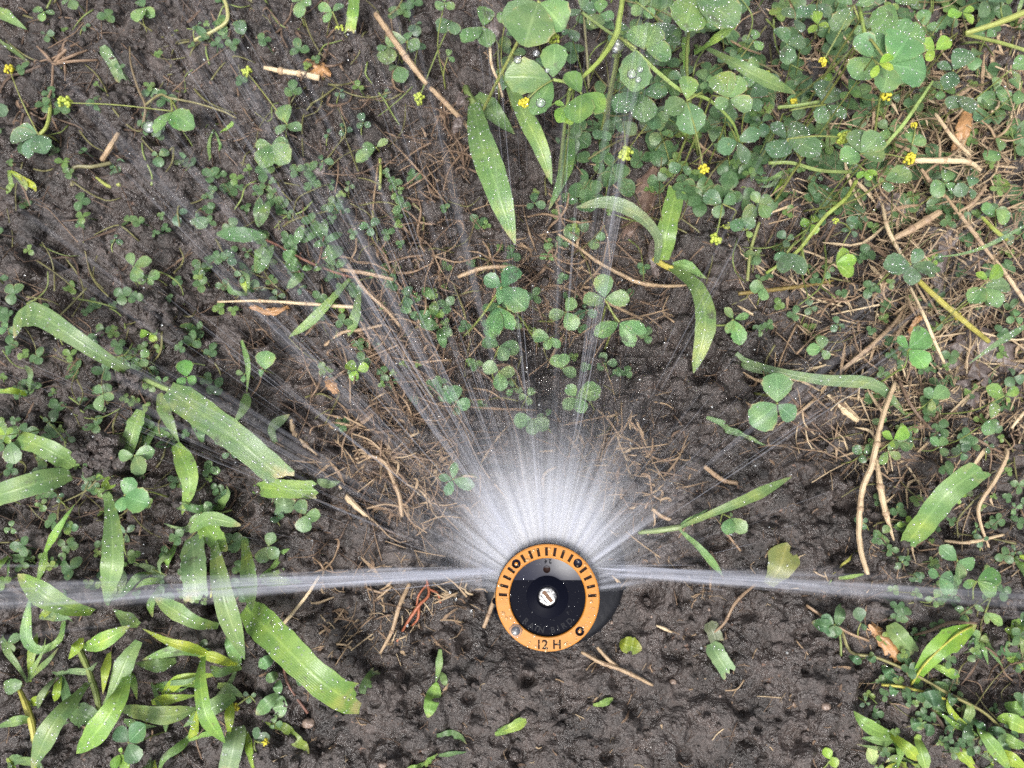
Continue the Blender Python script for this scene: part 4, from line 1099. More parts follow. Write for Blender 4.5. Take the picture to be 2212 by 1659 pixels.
HERO = [
    (1195, 172, 72, [(1090, 165), (1198, 95), (1150, 247)], CG, (1231, 176), dict(wf=.84, dewd=.06, flower=(1132, 222, 70, 17, 'yellow'))),
    (1256, 202, 80, [(1222, 158), (1306, 240), (1250, 266)], (0.11, 0.2, 0.055), (1242, 182), dict(wf=.86, dewd=.05)),
    (1222, 230, 80, [(1204, 264), (1234, 270), (1198, 222)], CB, (1240, 190), dict(wf=.7, dewd=.05)),
    (1374, 106, 72, [(1368, 198)], CG, (1340, 82), dict(wf=.72, dewd=.05)),
    (1393, 106, 62, [(1364, 60), (1418, 56), (1450, 122)], CG, (1345, 85), dict(wf=.95, dewd=.35)),
    (1500, -12, 72, [(1478, 66), (1592, 54), (1562, -45)], CG, None, dict(wf=.95, dewd=.9)),
    (1165, 2, 74, [(1132, 100), (1218, 64), (1092, 56)], CG, None, dict(wf=.9, dewd=.2, flower=(1196, 82, 66, 18, 'limey'))),
    (1385, 200, 48, [(1328, 242), (1442, 200), (1392, 264)], CD, None, dict(dewd=.9)),
    (1420, 95, 50, [(1415, 140), (1470, 90), (1440, 50)], CD, None, dict(dewd=1.1)),
    (1483, 217, 60, [(1486, 165), (1436, 242), (1497, 290)], CG, (1520, 200), dict(wf=.8, dewd=.4, flower=(1520, 366, 58, 16, 'yellow'))),
    (1575, 213, 64, [(1550, 160), (1602, 166), (1622, 238), (1545, 232)], CG, (1540, 205), dict(wf=.9, dewd=.7)),
    (1593, 305, 36, [(1550, 325), (1642, 284), (1612, 354)], CD, (1570, 262), dict(wf=.74, dewd=.5)),
    (1884, 125, 76, [(1850, 78), (1908, 74), (1844, 170)], (0.115, 0.215, 0.09), (1865, 70), dict(wf=.95, dewd=.25, flower=(1913, 209, 72, 15, 'yellow'))),
    (1920, 138, 80, [(1964, 78), (2000, 160), (1908, 200)], (0.11, 0.205, 0.085), (1870, 80), dict(wf=.98, dewd=.3)),
    (1898, 138, 88, [(1928, 120), (1930, 150), (1884, 168)], (0.22, 0.33, 0.05), (1890, 120), dict(wf=.6, dewd=.02)),
    (1844, 12, 68, [(1798, 66), (1806, -12), (1890, -2)], CG, (1858, 40), dict(wf=.72, dewd=.9, flower=(1778, 133, 62, 14, 'yellow'))),
    (1932, 8, 62, [(1888, 76), (1950, -20), (1985, 6)], CG, None, dict(wf=.75, dewd=.8)),
    (1930, 105, 60, [(1994, 66), (1960, 40)], CG, None, dict(wf=.72, dewd=.9)),
    (2079, 27, 54, [(2048, 34), (2104, 18), (2100, 52)], CB, (2050, 25), dict(wf=.85, dewd=.1)),
    (2020, 108, 50, [(1988, 92), (2052, 84), (2000, 130)], CB, (2070, 70), dict(wf=.85, dewd=.1)),
    (2059, 152, 44, [(2044, 192), (2090, 108), (2024, 138)], CD, None, dict(wf=.85, dewd=1.1)),
    (2070, 205, 40, [(2098, 245), (2050, 235)], CD, None, dict(wf=.9, dewd=.9)),
    (2185, 150, 44, [(2225, 130), (2200, 180)], CG, None, dict(wf=.9, dewd=.8)),
    (1784, 226, 42, [(1775, 173), (1812, 192), (1768, 266), (1826, 256)], CD, (1700, 240), dict(wf=.8, dewd=1.0)),
    (1834, 197, 44, [(1842, 172), (1858, 208), (1816, 212)], (0.1, 0.19, 0.06), None, dict(wf=.85, dewd=.2)),
    (1859, 332, 52, [(1853, 280), (1902, 290), (1912, 340), (1815, 345)], CG, (1880, 330), dict(wf=.95, dewd=.6, flower=(1965, 344, 50, 18, 'yellow'))),
    (1868, 368, 54, [(1852, 385), (1880, 390), (1895, 378)], CB, (1850, 350), dict(wf=.7, dewd=.1)),
    (1910, 390, 46, [(1940, 375), (1968, 372), (1920, 415)], CG, None, dict(wf=.85, dewd=.7)),
    (1700, 300, 40, [(1665, 268), (1668, 340), (1740, 272), (1772, 332)], CD, (1730, 345), dict(wf=.85, dewd=.8, flower=(1825, 297, 44, 22, 'limey'))),
    (1970, 312, 36, [(1965, 285), (2000, 300), (1975, 335)], CG, None, dict(wf=.9, dewd=.3, flower=(1974, 271, 34, 10, 'yellow'))),
    (1700, 95, 44, [(1680, 60), (1740, 90), (1700, 140)], CD, None, dict(wf=.9, dewd=.5)),
    (1718, 40, 48, [(1690, 20), (1750, 20), (1730, 70)], CD, None, dict(wf=.8, dewd=.5)),
    (1084, 620, 46, [(1046, 598), (1118, 578), (1137, 668)], (0.08, 0.16, 0.07), None, dict(wf=.8, dewd=.25)),
    (1076, 662, 44, [(1060, 734), (1110, 712), (1092, 610)], (0.085, 0.17, 0.07), None, dict(wf=.55, dewd=.25)),
    (1078, 748, 24, [(1042, 736), (1122, 756), (1095, 778)], CD, None, dict(dewd=.1)),
    (1078, 802, 22, [(1043, 788), (1112, 806), (1082, 845)], CG, None, dict(dewd=.15)),
    (1212, 796, 24, [(1195, 768), (1222, 764), (1244, 812)], CG, None, dict(dewd=.15)),
    (1245, 858, 26, [(1297, 838), (1218, 884), (1262, 892), (1225, 832)], CG, None, dict(dewd=.1)),
    (1150, 905, 22, [(1110, 912), (1185, 925), (1150, 940)], CG, None, dict(dewd=.05)),
    (1306, 645, 36, [(1301, 592), (1260, 653), (1360, 646)], CG, (1330, 690), dict(wf=.78, dewd=.3)),
    (1222, 674, 30, [(1240, 645), (1186, 686), (1243, 712)], CG, None, dict(wf=.9, dewd=.3)),
    (1338, 696, 36, [(1284, 724), (1369, 748), (1396, 718)], (0.11, 0.2, 0.075), (1310, 660), dict(wf=.62, dewd=.25)),
    (1188, 730, 26, [(1150, 725), (1210, 750), (1180, 755)], CG, None, dict(wf=.8, dewd=.15)),
    (1679, 872, 30, [(1676, 806), (1622, 918), (1716, 905)], (0.115, 0.19, 0.09), None, dict(wf=.95, dewd=.1)),
    (1963, 754, 34, [(1938, 728), (2004, 716), (2001, 794)], (0.11, 0.23, 0.07), (1955, 790), dict(wf=.85, dewd=.12)),
    (1968, 572, 34, [(1990, 538), (2024, 586), (1968, 616), (1908, 575)], CD, (1950, 560), dict(wf=.8, dewd=.7)),
    (2126, 620, 34, [(2094, 654), (2158, 664), (2180, 616)], CG, (2110, 640), dict(wf=.75, dewd=.6)),
    (2135, 605, 38, [(2162, 575), (2108, 590)], CB, None, dict(wf=.7, dewd=.1)),
    (1700, 545, 28, [(1738, 592), (1672, 560), (1690, 590)], CD, (1720, 520), dict(wf=.7, dewd=.4)),
    (1805, 568, 30, [(1850, 560), (1842, 595), (1832, 540)], CB, None, dict(wf=.7, dewd=.15)),
    (277, 1604, 24, [(252, 1572), (314, 1566), (298, 1646)], (0.075, 0.15, 0.07), None, dict(wf=.98, dewd=.08)),
    (260, 1628, 22, [(245, 1662), (278, 1660), (262, 1615)], CB, None, dict(wf=.9, dewd=.08)),
    (660, 1112, 16, [(647, 1080), (692, 1115), (654, 1150)], CG, None, dict(wf=.98, dewd=.25)),
    (578, 1180, 14, [(590, 1150), (600, 1205), (560, 1215)], CG, None, dict(wf=.9, dewd=.35)),
    (268, 1070, 22, [(287, 1032), (322, 1088), (260, 1104)], (0.10, 0.20, 0.075), None, dict(wf=.95, dewd=.2)),
    (290, 984, 18, [(256, 984), (312, 1022), (334, 974)], CG, None, dict(wf=.85, dewd=.2)),
    (222, 850, 14, [(206, 835), (215, 888), (245, 862)], CG, None, dict(wf=.9, dewd=.25)),
    (22, 952, 18, [(0, 915), (32, 1002), (36, 920)], CG, None, dict(wf=.85, dewd=.4)),
    (12, 940, 24, [(28, 925), (-6, 925), (20, 958)], CB, None, dict(wf=.7, dewd=.1)),
    (403, 815, 14, [(398, 778), (424, 826), (385, 832)], (0.09, 0.2, 0.05), None, dict(wf=.95, dewd=.05)),
    (572, 800, 12, [(576, 758), (560, 810)], CG, None, dict(wf=1.0, dewd=.2)),
    (288, 575, 12, [(280, 546), (304, 608), (328, 563)], CG, None, dict(wf=.8, dewd=.1)),
    (318, 602, 12, [(345, 590), (305, 612), (330, 615)], CG, None, dict(wf=.9, dewd=.1)),
    (978, 1036, 26, [(984, 998), (964, 1070), (1025, 1050), (948, 1030)], (0.085, 0.165, 0.075), None, dict(wf=.6, dewd=.1)),
    (984, 868, 22, [(960, 850), (1016, 876), (982, 832)], (0.085, 0.165, 0.075), None, dict(wf=.95, dewd=.1)),
    (1578, 1118, 14, [(1612, 1150), (1570, 1155), (1580, 1108)], CG, (1560, 1110), dict(wf=.8, dewd=.1)),
    (2014, 862, 16, [(1996, 840), (2046, 838), (2010, 888)], CG, None, dict(wf=.9, dewd=.4)),
    (2140, 905, 26, [(2128, 940), (2150, 870), (2155, 920)], CG, None, dict(wf=.7, dewd=.5)),
    (2170, 855, 30, [(2130, 838), (2200, 840), (2180, 870)], (0.13, 0.2, 0.05), None, dict(wf=.75, dewd=.3)),
    (1930, 950, 18, [(1905, 935), (1960, 925), (1925, 965)], CB, None, dict(wf=.8, dewd=.15)),
    (1918, 975, 14, [(1900, 1002), (1930, 955), (1945, 990)], CG, None, dict(wf=.7, dewd=.4)),
    (2030, 965, 14, [(2010, 945), (2045, 985), (2042, 945)], CG, None, dict(wf=.85, dewd=.3)),
    (1860, 1345, 12, [(1852, 1312), (1870, 1362)], CD, None, dict(wf=.9, dewd=.05)),
    (1802, 1350, 12, [(1775, 1330), (1790, 1375), (1815, 1372)], CD, None, dict(wf=.85, dewd=.05)),
    (2068, 1212, 16, [(2030, 1180), (2075, 1252), (2105, 1220)], CG, None, dict(wf=.75, dewd=.15)),
    (2128, 1322, 16, [(2105, 1308), (2132, 1348), (2165, 1350)], CG, (2140, 1290), dict(wf=.6, dewd=.1)),
    (2030, 1245, 18, [(2005, 1235), (2060, 1250), (2048, 1285)], (0.10, 0.19, 0.08), None, dict(wf=.9, dewd=.15)),
    (2110, 1255, 18, [(2080, 1265), (2160, 1240), (2150, 1285)], (0.10, 0.18, 0.06), None, dict(wf=.7, dewd=.1)),
    (312, 16, 12, [(296, 48), (334, 36), (300, 0)], CG, None, dict(wf=.9, dewd=.5)),
    (95, 25, 10, [(72, 20), (118, 30), (90, 46)], CG, None, dict(wf=.8, dewd=.5)),
    (150, 0, 10, [(165, 20), (135, 10)], CG, None, dict(wf=.9, dewd=.5)),
    (478, 48, 8, [(466, 62), (492, 52), (485, 78)], CG, None, dict(wf=.8, dewd=.4)),
    (82, 290, 14, [(38, 278), (60, 342), (22, 300), (98, 332)], (0.11, 0.18, 0.10), None, dict(wf=.7, dewd=.7, flower=(20, 150, 8, 15, 'yellow'))),
    (372, 240, 18, [(335, 288), (392, 282), (420, 276)], (0.12, 0.21, 0.07), (370, 212), dict(wf=.6, dewd=.15, flower=(140, 222, 10, 20, 'limey'))),
    (586, 312, 12, [(566, 362), (626, 350), (552, 314), (622, 305)], CG, None, dict(wf=.75, dewd=.5)),
    (620, 268, 14, [(598, 290), (650, 282), (612, 228)], CG, None, dict(wf=.8, dewd=.4, flower=(533, 155, 8, 16, 'limey'))),
    (812, 318, 10, [(838, 302), (770, 350), (782, 315)], CG, None, dict(wf=.65, dewd=.2)),
    (652, 0, 12, [(645, 38), (672, 10), (630, 2)], CG, None, dict(wf=.75, dewd=.6)),
    (718, 25, 14, [(700, 48), (742, 10), (688, 12)], CG, None, dict(wf=.7, dewd=.5, flower=(735, 65, 8, 14, 'limey'))),
    (880, 88, 18, [(832, 88), (905, 105), (882, 70)], CG, None, dict(wf=.8, dewd=.4)),
    (838, 100, 14, [(836, 140), (815, 108)], CG, None, dict(wf=.95, dewd=.5)),
    (858, 142, 10, [(872, 178), (840, 150)], CD, None, dict(wf=.9, dewd=.4)),
    (1043, 57, 40, [(1052, 16), (1000, 92), (1055, 102)], CG, (1075, 90), dict(wf=.78, dewd=.5)),
    (1095, 25, 44, [(1078, 48), (1130, 15), (1105, 60)], CG, None, dict(wf=.9, dewd=.5)),
    (960, 5, 36, [(942, 18), (980, 20), (958, -20)], CG, None, dict(wf=.95, dewd=.5)),
    (975, 45, 20, [(940, 50), (985, 75), (945, 68)], (0.10, 0.16, 0.08), None, dict(wf=.7, dewd=.5, flower=(905, 214, 12, 17, 'limey'))),
    (1255, 20, 38, [(1232, 35), (1290, 20), (1262, -10)], CD, None, dict(wf=.85, dewd=.5)),
    (1295, 30, 40, [(1280, 62), (1325, 42), (1300, 0)], CG, None, dict(wf=.9, dewd=.3)),
    (1230, 62, 40, [(1245, 90), (1215, 75)], CD, None, dict(wf=.9, dewd=.4)),
    (1300, 280, 22, [(1285, 300), (1330, 270), (1315, 305)], CD, None, dict(wf=.9, dewd=.1)),
    (1415, 245, 40, [(1410, 280), (1442, 262), (1395, 232)], CD, None, dict(wf=.85, dewd=.15)),
    (1345, 262, 30, [(1338, 285), (1372, 290), (1322, 262)], CD, None, dict(wf=.9, dewd=.1, flower=(1352, 332, 34, 23, 'limey'))),
    (1620, 210, 30, [(1655, 190), (1640, 240)], CD, None, dict(wf=.9, dewd=.4)),
    (1560, 440, 20, [(1520, 420), (1545, 470), (1590, 425)], CD, (1590, 455), dict(wf=.85, dewd=.3, flower=(1545, 518, 18, 18, 'limey'))),
    (1600, 470, 20, [(1585, 500), (1630, 490), (1635, 450)], CD, None, dict(wf=.85, dewd=.3)),
    (1640, 440, 24, [(1625, 415), (1665, 425), (1660, 470)], CG, None, dict(wf=.85, dewd=.5)),
    (1585, 690, 16, [(1565, 665), (1570, 720), (1600, 745), (1618, 680)], (0.12, 0.2, 0.07), None, dict(wf=.6, dewd=.15)),
    (1775, 755, 14, [(1742, 755), (1790, 775), (1775, 725)], CG, None, dict(wf=.85, dewd=.3)),
]
for x, y, z, tips, c, pet, kw in HERO:
    clover_sprig(x, y, z, tips, c, pet, **kw)

# the long clover stems between the leaves
def stem_thing(label, pts, w, color, cat='stem', name='clover_stem', mat='stem', group=None):
    P = U(*pts[0]); P[2] = gz(P[0], P[1])
    Q = [U(*q) for q in pts]
    for q in Q: q[2] = max(q[2], gz(q[0], q[1]) + 0.3)
    mb = MB(); ws = np.atleast_1d(w)
    tube(mb, Q, [mm(float(np.interp(i / (len(Q) - 1), np.linspace(0, 1, len(ws)), ws)), Q[i]) * 0.5 for i in range(len(Q))], 8, 6 * len(Q), 0.0, 0.12)
    sp = min(SPRIGS, key=lambda a: min(math.hypot(a[0] - q[0], a[1] - q[1]) for q in pts))[2]
    o = part(mb, 'stem', M[mat], sp, jit(color, 0.08))
    o['label'] = label
    return o
SG = (0.20, 0.26, 0.06)
stem_thing('thick bright green clover stem bending down from the top edge to the big leaf', [(1346, -10, 62), (1338, 40, 66), (1330, 78, 68), (1300, 125, 72), (1258, 168, 74), (1230, 195, 76)], [11, 12, 14, 11, 9, 6], SG)
stem_thing('slimmer clover stem branching off behind the long oval leaf', [(1332, 80, 66), (1372, 110, 62), (1420, 155, 60), (1475, 198, 58), (1530, 215, 56), (1580, 262, 50), (1598, 308, 38)], [8, 9, 9, 8, 7, 6, 4], (0.16, 0.22, 0.06))
stem_thing('thin olive clover stem behind leaves, crossing under the main stem', [(1258, 28, 40), (1290, 52, 44), (1325, 76, 50), (1345, 84, 54)], 7, (0.15, 0.2, 0.07))
stem_thing('dull vertical stem dropping past the main clover stem', [(1260, 20, 34), (1264, 70, 32), (1268, 120, 30), (1272, 190, 22)], 5, (0.16, 0.15, 0.08))
stem_thing('straight green clover stem under the bright leaf rosette', [(1855, 10, 60), (1862, 45, 66), (1868, 75, 70)], 8, SG)
stem_thing('hairy long stem slanting from litter up beside the dark leaves', [(2015, 175, 48), (1985, 220, 50), (1950, 270, 48), (1898, 330, 44)], [5, 8, 9, 8], (0.19, 0.25, 0.08))
stem_thing('thick stem with brown joint near the right top edge, forked', [(2225, 22, 52), (2160, 48, 52), (2085, 72, 50)], [14, 13, 10], (0.19, 0.21, 0.06))
stem_thing('lower arm of the forked stem running out past the small yellow bud', [(2085, 74, 48), (2130, 85, 46), (2170, 95, 44), (2225, 112, 44)], 8, (0.15, 0.19, 0.05))
stem_thing('green clover stem under the dark leaves above the litter', [(1680, 232, 34), (1720, 228, 36), (1780, 218, 38)], 8, (0.15, 0.21, 0.06))
stem_thing('curved clover stem linking the lower dark leaves', [(1660, 352, 30), (1710, 352, 32), (1770, 368, 34), (1840, 372, 38)], 8, (0.15, 0.2, 0.06))
stem_thing('upright green stem running down from the leaf cluster into litter', [(1850, 390, 40), (1825, 430, 30), (1780, 470, 24), (1720, 545, 14), (1655, 590, 8)], [8, 9, 9, 8, 6], (0.19, 0.23, 0.05))
stem_thing('yellow runner stem lying over the litter to the grey dead leaf', [(1984, 606, 18), (2020, 640, 20), (2072, 685, 20), (2136, 738, 16)], [11, 13, 12, 10], (0.25, 0.23, 0.05))
stem_thing('olive stem lying across bare soil edge beneath the hooked shoot', [(1590, 640, 5), (1660, 630, 6), (1740, 618, 6), (1800, 606, 5)], [8, 9, 8, 5], (0.13, 0.10, 0.03))
stem_thing('short bright stem piece at the right side beside thin dewy stem', [(2120, 468, 16), (2150, 498, 18), (2175, 518, 16)], [7, 9, 8], (0.2, 0.25, 0.05))
stem_thing('muddy olive stem hooked over at upper left among crumbs', [(160, 405, 6), (162, 365, 9), (200, 360, 9), (240, 352, 6)], 8, (0.15, 0.14, 0.07))
stem_thing('short yellow-green stem half buried in upper left crumbs', [(210, 385, 4), (235, 402, 6), (272, 410, 4)], [5, 9, 8], (0.2, 0.22, 0.06))
stem_thing('pale bent stem rising below the small leaf near the top edge', [(425, 95, 5), (465, 65, 9), (490, 45, 11), (490, 15, 12), (480, -10, 12)], 8, (0.22, 0.22, 0.09))
stem_thing('thin dark stem with a green shoot tip in the upper left soil', [(308, 275, 5), (314, 230, 9), (298, 190, 11), (283, 140, 14), (280, 100, 16)], [6, 6, 5, 4, 3], (0.12, 0.09, 0.05))
stem_thing('curved stem joining the wilted leaflets in the upper left', [(312, 228, 9), (345, 205, 13), (368, 212, 16), (420, 222, 14), (480, 240, 12), (510, 255, 10)], [5, 5, 5, 4, 4, 3], (0.17, 0.16, 0.07))
stem_thing('bright curved stem beside wilted grey leaflets at left', [(106, 202, 8), (108, 240, 11), (100, 275, 13), (84, 292, 13)], 8, (0.2, 0.24, 0.06))
stem_thing('green stem rising by small dark leaves above the spray', [(820, 330, 5), (822, 370, 6), (820, 410, 4)], 6, (0.18, 0.22, 0.06))
stem_thing('vertical olive stem in the dim clover below the top leaves', [(1640, 480, 10), (1622, 540, 8), (1612, 610, 5)], 7, (0.16, 0.17, 0.06))

# smaller sprigs filling in between, by zone: x0, x1, y0, y1, count, leaflet length, height
def blocked(x, y):
    if math.hypot(x - 1183, y - 1290) < 240: return True
    if 690 < x < 1820 and y > 1330: return True
    if 1420 < x < 1850 and 760 < y < 1330: return True
    if 700 < x < 1420 and y > 930: return True
    return False
ZONES = [(1230, 2212, 0, 260, 26, (24, 44), (10, 34)), (1400, 2212, 240, 520, 20, (20, 36), (6, 22)), (0, 900, 0, 300, 14, (13, 24), (2, 8)), (0, 800, 300, 660, 18, (13, 24), (2, 8)),
         (0, 500, 660, 1240, 24, (14, 28), (3, 10)), (720, 1360, 420, 930, 16, (18, 32), (4, 14)), (1580, 2212, 480, 800, 14, (15, 28), (3, 12)), (1860, 2212, 800, 1150, 14, (15, 28), (3, 12)),
         (1860, 2212, 1150, 1659, 16, (15, 28), (3, 12)), (380, 640, 1380, 1659, 4, (16, 26), (3, 8)), (500, 720, 660, 1200, 4, (14, 22), (3, 8)), (0, 380, 1240, 1640, 4, (14, 24), (2, 6)), (900, 1240, 0, 180, 8, (20, 34), (6, 18))]
placed = [(h[0], h[1]) for h in HERO]
for x0, x1, y0, y1, cnt, (la, lb), (za, zb) in ZONES:
    k = tries = 0
    while k < cnt and tries < 400:
        tries += 1
        x, y = random.uniform(x0, x1), random.uniform(y0, y1)
        L = random.uniform(la, lb)
        if blocked(x, y) or any(math.hypot(x - a, y - b) < L * 1.25 for a, b in placed): continue
        placed.append((x, y)); k += 1
        a0 = random.uniform(0, 360)
        nl = 3 if random.random() < 0.8 else 2
        tips = [(x + L * math.cos(math.radians(a0 + d + random.uniform(-18, 18))) * random.uniform(.75, 1.05), y + L * math.sin(math.radians(a0 + d + random.uniform(-18, 18))) * random.uniform(.75, 1.05)) for d in (0, 115, 238)[:nl]]
        c = CB if random.random() < 0.12 else (CG if random.random() < 0.45 else CD)
        if y < 650 and x < 900: c = CD if random.random() < 0.5 else (0.07, 0.12, 0.065)
        fl = None
        if random.random() < (0.10 if x > 1200 and y < 500 else 0.03):
            fl = (x + random.uniform(-45, 45), y + random.uniform(-45, 45), random.uniform(za, zb) + 4, random.uniform(8, 14), random.choice(['yellow', 'limey', 'limey']))
        clover_sprig(x, y, random.uniform(za, zb), tips, c, None, wf=random.uniform(.72, .98), dewd=random.choice([.05, .2, .4, .6]), flower=fl, droop=random.uniform(0, .2))

# the mass of small low leaves nobody could count, below the sprigs
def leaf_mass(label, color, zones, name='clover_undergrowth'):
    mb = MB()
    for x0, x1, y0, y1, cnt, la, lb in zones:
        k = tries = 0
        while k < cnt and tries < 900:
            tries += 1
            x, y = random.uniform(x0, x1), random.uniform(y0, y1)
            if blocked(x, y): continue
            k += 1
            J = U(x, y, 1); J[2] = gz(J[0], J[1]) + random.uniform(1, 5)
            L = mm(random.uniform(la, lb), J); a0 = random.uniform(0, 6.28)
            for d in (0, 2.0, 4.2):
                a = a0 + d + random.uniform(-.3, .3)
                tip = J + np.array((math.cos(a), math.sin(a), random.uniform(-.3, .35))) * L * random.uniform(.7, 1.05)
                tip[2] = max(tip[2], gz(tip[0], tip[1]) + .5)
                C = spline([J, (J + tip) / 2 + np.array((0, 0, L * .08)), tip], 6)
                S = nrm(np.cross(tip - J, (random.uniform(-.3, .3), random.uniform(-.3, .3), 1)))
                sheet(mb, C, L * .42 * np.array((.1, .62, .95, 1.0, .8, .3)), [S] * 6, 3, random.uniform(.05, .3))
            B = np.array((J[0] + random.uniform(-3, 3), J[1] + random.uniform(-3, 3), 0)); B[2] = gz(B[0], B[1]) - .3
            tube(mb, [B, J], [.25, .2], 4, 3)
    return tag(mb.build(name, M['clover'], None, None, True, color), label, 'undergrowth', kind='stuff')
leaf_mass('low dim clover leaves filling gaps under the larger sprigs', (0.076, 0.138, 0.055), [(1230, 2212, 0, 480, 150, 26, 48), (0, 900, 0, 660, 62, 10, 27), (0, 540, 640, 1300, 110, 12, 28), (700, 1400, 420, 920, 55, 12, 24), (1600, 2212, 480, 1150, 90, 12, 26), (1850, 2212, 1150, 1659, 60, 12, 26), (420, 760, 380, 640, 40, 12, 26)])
leaf_mass('scattered pale tiny seedlings between the weeds', (0.13, 0.20, 0.055), [(1300, 2212, 0, 420, 60, 12, 28), (0, 900, 0, 660, 24, 8, 20), (0, 520, 660, 1300, 45, 8, 20), (1600, 2212, 300, 1150, 50, 8, 18), (1850, 2212, 1150, 1659, 24, 8, 18), (720, 1350, 420, 900, 24, 8, 16)], 'seedling_undergrowth')

# narrower grass tufts filling the left side and the corners
def tuft(x, y, n_b, size, z, w, heading=None):
    root_l = auto_label(x, y, size, GG, 'narrow grass tuft')
    bl = []
    a0 = random.uniform(0, 6.28) if heading is None else heading
    for i in range(n_b):
        a = a0 + random.gauss(0, .75); L = size * random.uniform(.55, 1.15); k = random.uniform(-.22, .22) * L
        hz = z * random.uniform(.6, 1.4)
        pts = [(x + random.uniform(-6, 6), y + random.uniform(-6, 6), 2), (x + L * .35 * math.cos(a) - k * .5 * math.sin(a), y + L * .35 * math.sin(a) + k * .5 * math.cos(a), hz * .8),
               (x + L * .7 * math.cos(a) - k * math.sin(a), y + L * .7 * math.sin(a) + k * math.cos(a), hz), (x + L * math.cos(a), y + L * math.sin(a), hz * random.uniform(.4, 1))]
        bl.append((pts, w * random.uniform(.6, 1.2), random.choice((GG, GG, GB, GD, GP, GY)), dict(kind=random.choice(('lance', 'wide', 'wide')), twist=random.uniform(-1.2, 1.2))))
    grass_plant(root_l, bl, (), .12, 'narrow grass tufts')
for a in ((60, 1470, 4, 100, 10, 20), (130, 1450, 4, 90, 12, 22), (330, 1480, 4, 110, 12, 22), (420, 1590, 4, 100, 12, 20), (520, 1440, 4, 90, 12, 22), (250, 1300, 3, 90, 12, 22), (100, 1330, 3, 90, 10, 22), (360, 1250, 3, 90, 12, 22), (580, 1250, 3, 90, 12, 22),
          (470, 1100, 4, 100, 12, 22), (380, 1180, 3, 80, 12, 20), (60, 850, 3, 80, 10, 16), (20, 1200, 3, 80, 10, 18), (330, 930, 3, 80, 8, 18), (20, 1640, 4, 100, 12, 22), (330, 1640, 3, 80, 10, 20), (2080, 1580, 4, 90, 10, 20), (2150, 1650, 4, 90, 10, 22), (1960, 1640, 3, 70, 8, 18),
          (2190, 1330, 3, 80, 10, 20), (2190, 1200, 3, 80, 10, 16), (40, 380, 3, 60, 8, 14), (480, 300, 3, 60, 6, 12), (2190, 60, 3, 90, 24, 14), (1700, 380, 3, 90, 14, 14), (540, 640, 3, 70, 8, 14)):
    tuft(*a)

# ------------------------------------------------------------------ dry stalks, straws, twigs
def straw(label, pts, w, tint, name='dry_straw', cat='straw', nodes=True, group=None):
    Q = [U(*q) for q in pts]
    for q in Q: q[2] = max(q[2], gz(q[0], q[1]) + 0.4)
    mb = MB(); ws = np.atleast_1d(w)
    rad = [mm(float(np.interp(i / (len(Q) - 1), np.linspace(0, 1, len(ws)), ws)), Q[i]) * 0.5 for i in range(len(Q))]
    C = tube(mb, Q, rad, 8, 7 * len(Q), tint, 0.34)
    if nodes and len(C) > 8:
        for i in (len(C) // 3, 2 * len(C) // 3):
            blob(mb, C[i], max(rad) * 1.25, (1, 1, 1), 5, 8, 0.2, tint * 0.75)
    o = mb.build(name, M['straw'], None, Q[0])
    return tag(o, label, cat, group)
straw('thick orange straw slanting down beside small round clover leaves', [(812, 30, 16), (850, 85, 20), (885, 135, 20), (922, 182, 18)], [13, 12, 14, 10], .72)
straw('lower half of a bent straw leading into the downy grass shoot', [(930, 190, 16), (965, 225, 16), (1000, 262, 18), (1024, 290, 18)], [10, 11, 10, 8], .68)
straw('pale split straw lying level on dark crumbs', [(572, 148, 6), (610, 154, 8), (650, 160, 8), (690, 168, 6)], [8, 11, 12, 14], .98)
straw('thin pale level straw crossing two slender blades', [(470, 652, 8), (560, 650, 12), (660, 656, 14), (768, 664, 12)], [4, 6, 7, 8], .92)
straw('tan forked stalk ending in a nodding pale flower husk', [(1058, 92, 36), (1062, 140, 32), (1076, 175, 28), (1086, 210, 22)], [7, 6, 5, 5], .9)
straw('left of the twin tan stalks, long and jointed, on bare soil', [(1933, 826, 14), (1906, 905, 16), (1884, 1003, 14), (1862, 1062, 12), (1856, 1165, 10), (1860, 1240, 6)], [9, 11, 13, 13, 12, 10], .82)
straw('right of the twin tan stalks, short and tapering', [(1893, 990, 8), (1903, 1060, 10), (1914, 1110, 8), (1928, 1168, 5)], [8, 14, 13, 4], .84)
straw('fat pale straw bit lying on dark soil near the bent blade', [(1782, 855, 4), (1812, 880, 6), (1852, 908, 4)], [7, 16, 12], .95, nodes=False)
straw('wavy yellow root trailing down beside the chewed blade', [(2172, 968, 10), (2175, 985, 12), (2150, 1036, 12), (2116, 1090, 10), (2118, 1130, 8), (2136, 1182, 6)], [8, 9, 9, 9, 6, 5], .8, nodes=False)
straw('broad tan straw leaning in the litter below small seed heads', [(1930, 516, 12), (1975, 492, 14), (2030, 458, 14)], [12, 17, 15], .7)
straw('long pale level straw in the litter at the right', [(1976, 347, 22), (2030, 347, 24), (2090, 350, 22), (2118, 368, 16)], [12, 13, 11, 8], .95)
straw('pale needle-like straw leaning over the grey dead leaf', [(1966, 620, 16), (1995, 680, 22), (2018, 735, 20), (2040, 785, 14)], [5, 7, 7, 5], 1.0)
straw('brown straw slanting below the three-leaf clover in the litter', [(1820, 798, 6), (1880, 748, 10), (1930, 700, 10), (1952, 668, 8)], [9, 10, 9, 6], .66)
straw('long thin tan stalk running out toward the hooked grass shoot', [(1205, 505, 10), (1250, 535, 14), (1292, 566, 16), (1340, 592, 16), (1382, 611, 16), (1440, 618, 12), (1490, 616, 8)], [5, 6, 7, 8, 9, 7, 4], .75)
straw('tan stalk dropping to a frayed tip under the clover', [(1306, 650, 20), (1345, 670, 16), (1388, 690, 10)], [7, 7, 5], .7)
